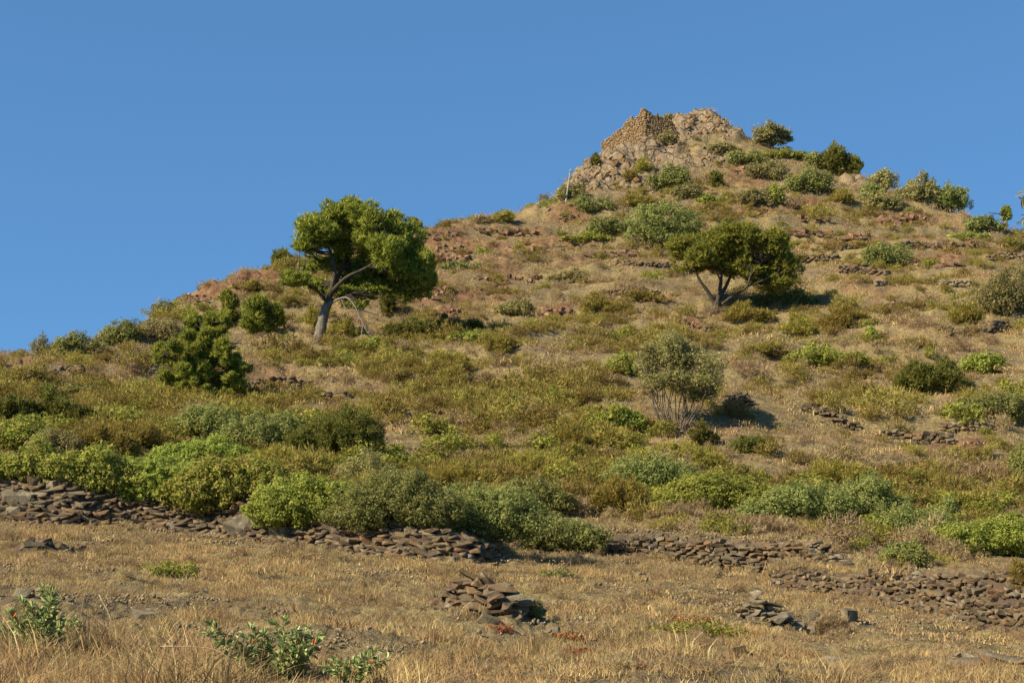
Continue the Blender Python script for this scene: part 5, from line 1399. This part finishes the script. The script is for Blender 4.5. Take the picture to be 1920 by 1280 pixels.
def tilt_rot(x, y, rng, amt=.7):
    d = .25
    sx = (gz(x + d, y) - gz(x - d, y)) / (2 * d); sy = (gz(x, y + d) - gz(x, y - d)) / (2 * d)
    return np.stack([np.arctan(np.clip(sy, -1, 1)) * amt, -np.arctan(np.clip(sx, -1, 1)) * amt, rng.uniform(0, 6.28, len(x)) * 0 + rng.uniform(0, 6.28, len(x))], 1)

def grass_layer(name, label, n, y0, y1, protos, thr, sc, rng, keep=None):
    x, y, z, u, v = rand_ground(n, y0, y1, rng)
    cl = gsamp(clod_m, x, y); stn = gsamp(STONY, x, y); cg = gsamp(M_CRAG, x, y); ea = gsamp(M_EARTH, x, y)
    d = fbm(x * .5, y * .5, 61, 3) * 2.1 - .6
    pr = np.clip(d + thr, 0, 1) * (1 - .8 * cl) * (1 - stn) * (1 - .85 * cg) * (1 - .6 * ea)
    if keep is not None: pr = pr * keep(u, v)
    ok = rng.random(len(x)) < pr
    x, y, z = x[ok], y[ok], z[ok]
    s = sc * rng.lognormal(0, .25, len(x)) * (.75 + .6 * fbm(x * .8, y * .8, 63, 2))
    rot = tilt_rot(x, y, rng)
    scatter(name, label, 'grass', np.stack([x, y, z], 1), rot, s, protos)
    return len(x)
ng_ = [grass_layer('dry_grass', 'short dry straw-coloured grass covering the nearest ground', 9000, 7, 23, G_NEAR, .3, 1.0, gr),
       grass_layer('dry_grass', 'dry straw-coloured grass around the stone walls', 12000, 22, 50, G_MID, .35, 1.0, gr),
       grass_layer('dry_grass', 'dry straw-coloured grass over the hillside above the bushes', 24000, 48, 172, G_FAR, .3, 1.0, gr)]
def wispmask(u, v):
    return np.clip(fbm(u * .012, v * .035, 19, 3) * 3.2 - 1.3, 0, 1)
ng_.append(grass_layer('wispy_dry_grass', 'longer wispy dry grass in patches over the foreground', 9000, 8, 38, G_WISP, .8, 1.0, gr, wispmask))
def tallmask(u, v):
    return np.clip(np.exp(-((u - 190) / 240) ** 2 - ((v - 1280) / 45) ** 2) * 1.4, 0, 1) * (1 - np.exp(-((u - 75) / 60) ** 2 - ((v - 1225) / 25) ** 2))
ng_.append(grass_layer('tall_dry_grass', 'tall tangled dry grass in the bottom left corner', 3500, 7, 22, G_TALL, .6, 1.0, gr, tallmask))

def bushlet(rng, material, n, L, W, style, R=.5):
    V, Fq, t, C = leaf_cloud(np.array([[0, 0, R * .35, R, R, R * .62], [R * .35, 0, R * .3, R * .6, R * .6, R * .5], [-R * .3, R * .2, R * .35, R * .6, R * .6, R * .55]]), n, L, W, rng, style, .36)
    return proto('scrub_plant', [(V, Fq, t)], material, 3)
SCRUB = {
 'dry':   [bushlet(gr, M['scrub_dry'], 1000, .058, .0065, 'needle') for _ in range(4)],
 'olive': [bushlet(gr, M['scrub_olive'], 1050, .048, .012, 'needle') for _ in range(4)],
 'green': [bushlet(gr, M['scrub_green'], 950, .036, .021, 'leaf') for _ in range(4)],
}
# clods, chips of stone and dead weeds in the bare foreground soil
def chips(rng, n, R, s0, s1, material):
    Vs = []; Fs = []; T = []; off = 0
    for _ in range(n):
        v, f = STONE_ARR[rng.integers(len(STONE_ARR))]; a = rng.uniform(0, 6.28); r = R * math.sqrt(rng.random()); s = rng.uniform(s0, s1)
        Vs.append((v * np.array([s, s * rng.uniform(.6, 1), s * rng.uniform(.4, .8)])) @ euler_mat(rng.normal(0, .5, 3) + [0, 0, rng.uniform(0, 6)]).T + [r * math.cos(a), r * math.sin(a), s * .15])
        Fs.append(f + off); off += len(v); T.append(np.full(len(f), rng.random()))
    me = raw_mesh('soil_clod', np.concatenate(Vs), np.concatenate(Fs).ravel(), 3, np.concatenate(T)); me.materials.append(material)
    return bpy.data.objects.new('soil_clod', me)
def clod_layer():
    x, y, z, u, v = rand_ground(7000, 8, 42, gr)
    d = np.clip(gsamp(clod_m, x, y) * .45 + .03, 0, 1) * (1 - gsamp(STONY, x, y))
    ok = gr.random(len(x)) < d; x, y, z = x[ok], y[ok], z[ok]
    scatter('soil_clods', 'brown clods and stone chips in the bare foreground soil', 'soil', np.stack([x, y, z], 1), tilt_rot(x, y, gr), np.clip(gr.lognormal(0, .3, len(x)), .5, 1.5) * (.7 + y / 45), [chips(gr, 26, .28, .01, .045, M['clod']) for _ in range(5)])
    x, y, z, u, v = rand_ground(4200, 8, 42, gr)
    d = np.clip(fbm(x * .6, y * .6, 83, 3) * 2.4 - .9, 0, 1) * (1 - gsamp(STONY, x, y))
    ok = gr.random(len(x)) < d; x, y, z = x[ok], y[ok], z[ok]
    scatter('dead_weeds', 'low dark brown dead weeds in the foreground grass', 'weeds', np.stack([x, y, z - .01], 1), tilt_rot(x, y, gr), np.clip(gr.lognormal(0, .35, len(x)), .5, 1.6) * np.clip(.09 + y * .008, .14, .36), SCRUB['dry'])
clod_layer()
# (u, v, ru, rv, weight) of scrub density
D_OLIVE = [(700, 620, 700, 260, .24), (1600, 560, 500, 260, .13), (700, 920, 700, 60, .9), (720, 690, 220, 60, .8), (1000, 780, 300, 110, .9), (650, 830, 500, 70, .7), (1350, 900, 420, 70, .9), (1550, 720, 250, 90, .35), (300, 780, 320, 60, .8), (850, 560, 300, 60, .12), (1300, 380, 250, 60, .35),
           (1300, 700, 150, 60, .4), (1750, 930, 200, 80, .7), (1500, 850, 250, 40, .5), (330, 640, 200, 50, .5), (1560, 600, 200, 40, .3), (1760, 600, 180, 60, .2), (500, 600, 120, 40, .3), (1180, 620, 160, 50, .3)]
D_DRY = [(960, 560, 1000, 330, .24), (850, 720, 350, 70, .5), (1050, 800, 250, 90, .5), (200, 690, 260, 30, .8), (1450, 990, 450, 45, .8), (1700, 700, 250, 120, .35), (1150, 640, 350, 60, .3), (900, 480, 400, 60, .15), (1700, 900, 250, 60, .5),
         (1600, 440, 300, 60, .12), (640, 700, 140, 40, .5), (1800, 1030, 160, 40, .7), (1250, 900, 400, 60, .4), (1300, 330, 200, 70, .12)]
D_GREEN = [(960, 520, 1000, 330, .06), (600, 900, 700, 45, .9), (1000, 900, 260, 50, .8), (1300, 900, 350, 50, .9), (1650, 960, 300, 50, .9), (300, 850, 380, 50, .7), (760, 670, 160, 25, .4), (1100, 380, 160, 40, .3), (1450, 310, 130, 40, .3), (1200, 800, 100, 40, .4),
           (1520, 665, 120, 30, .4), (1860, 780, 100, 60, .5), (430, 590, 160, 40, .3), (1750, 360, 120, 30, .3)]
def scrub_layer(name, label, n, blobs, protos, sc, rng, seed, y0=37.5):
    x, y, z, u, v = rand_ground(n, y0, 172, rng)
    d = np.zeros(len(x))
    for (bu, bv, ru, rv, w) in blobs:
        d = np.maximum(d, w * np.exp(-(((u - bu) / ru) ** 2 + ((v - bv) / rv) ** 2)))
    d *= np.clip(fbm(x * .22, y * .22, seed, 3) * 2.6 - .75, 0, 1.3) * np.clip(fbm(x * .07, y * .07, seed + 9, 2) * 3.4 - 1.0, .12, 1.3) ** (1 - np.minimum(d * 1.25, 1))
    d *= (1 - gsamp(STONY, x, y)) * (1 - .7 * gsamp(M_CRAG, x, y)) * (1 - .6 * gsamp(M_EARTH, x, y))
    for (bu, bv, ru, rv) in [(1268, 790, 85, 62), (1268, 790, 85, 62), (597, 625, 26, 26), (1340, 575, 24, 24), (395, 745, 60, 14), (1386, 800, 45, 16), (1560, 812, 75, 14), (1725, 832, 90, 16), (560, 735, 110, 16)]:
        d *= 1 - .95 * np.exp(-(((u - bu) / ru) ** 2 + ((v - bv) / rv) ** 2))
    for key in ('left', 'middle', 'right'):
        b = BANKS[key]; t_ = x / y
        near = (t_ > b['t'][0] - .004) & (t_ < b['t'][-1] + .004)
        yw = np.interp(t_, b['t'], b['y']); lim = -40 if key in ('left', 'middle', 'right') else -2.5
        d = np.where(near & (y - yw < b['w'] + .5) & (y - yw > lim), 0, d)
    ok = rng.random(len(x)) < d
    x, y, z = x[ok], y[ok], z[ok]
    s = sc * rng.lognormal(0, .32, len(x))
    scatter(name, label, 'scrub', np.stack([x, y, z - .05], 1), tilt_rot(x, y, rng, .5), s * np.clip(1.15 - (y - 60) / 220, .7, 1.1) * np.clip(.68 + (y - 37) / 50, .68, 1), protos)
    return len(x)
ng_.append(scrub_layer('olive_scrub', 'low olive-brown scrub covering the middle slope', 56000, D_OLIVE, SCRUB['olive'], 1.0, gr, 71))
ng_.append(scrub_layer('dry_scrub', 'low leafless grey-brown scrub between the grass', 36000, D_DRY, SCRUB['dry'], .9, gr, 73))
ng_.append(scrub_layer('green_scrub', 'low green scrub between the larger bushes', 42000, D_GREEN, SCRUB['green'], .95, gr, 75))
print('SCATTER COUNTS', ng_)
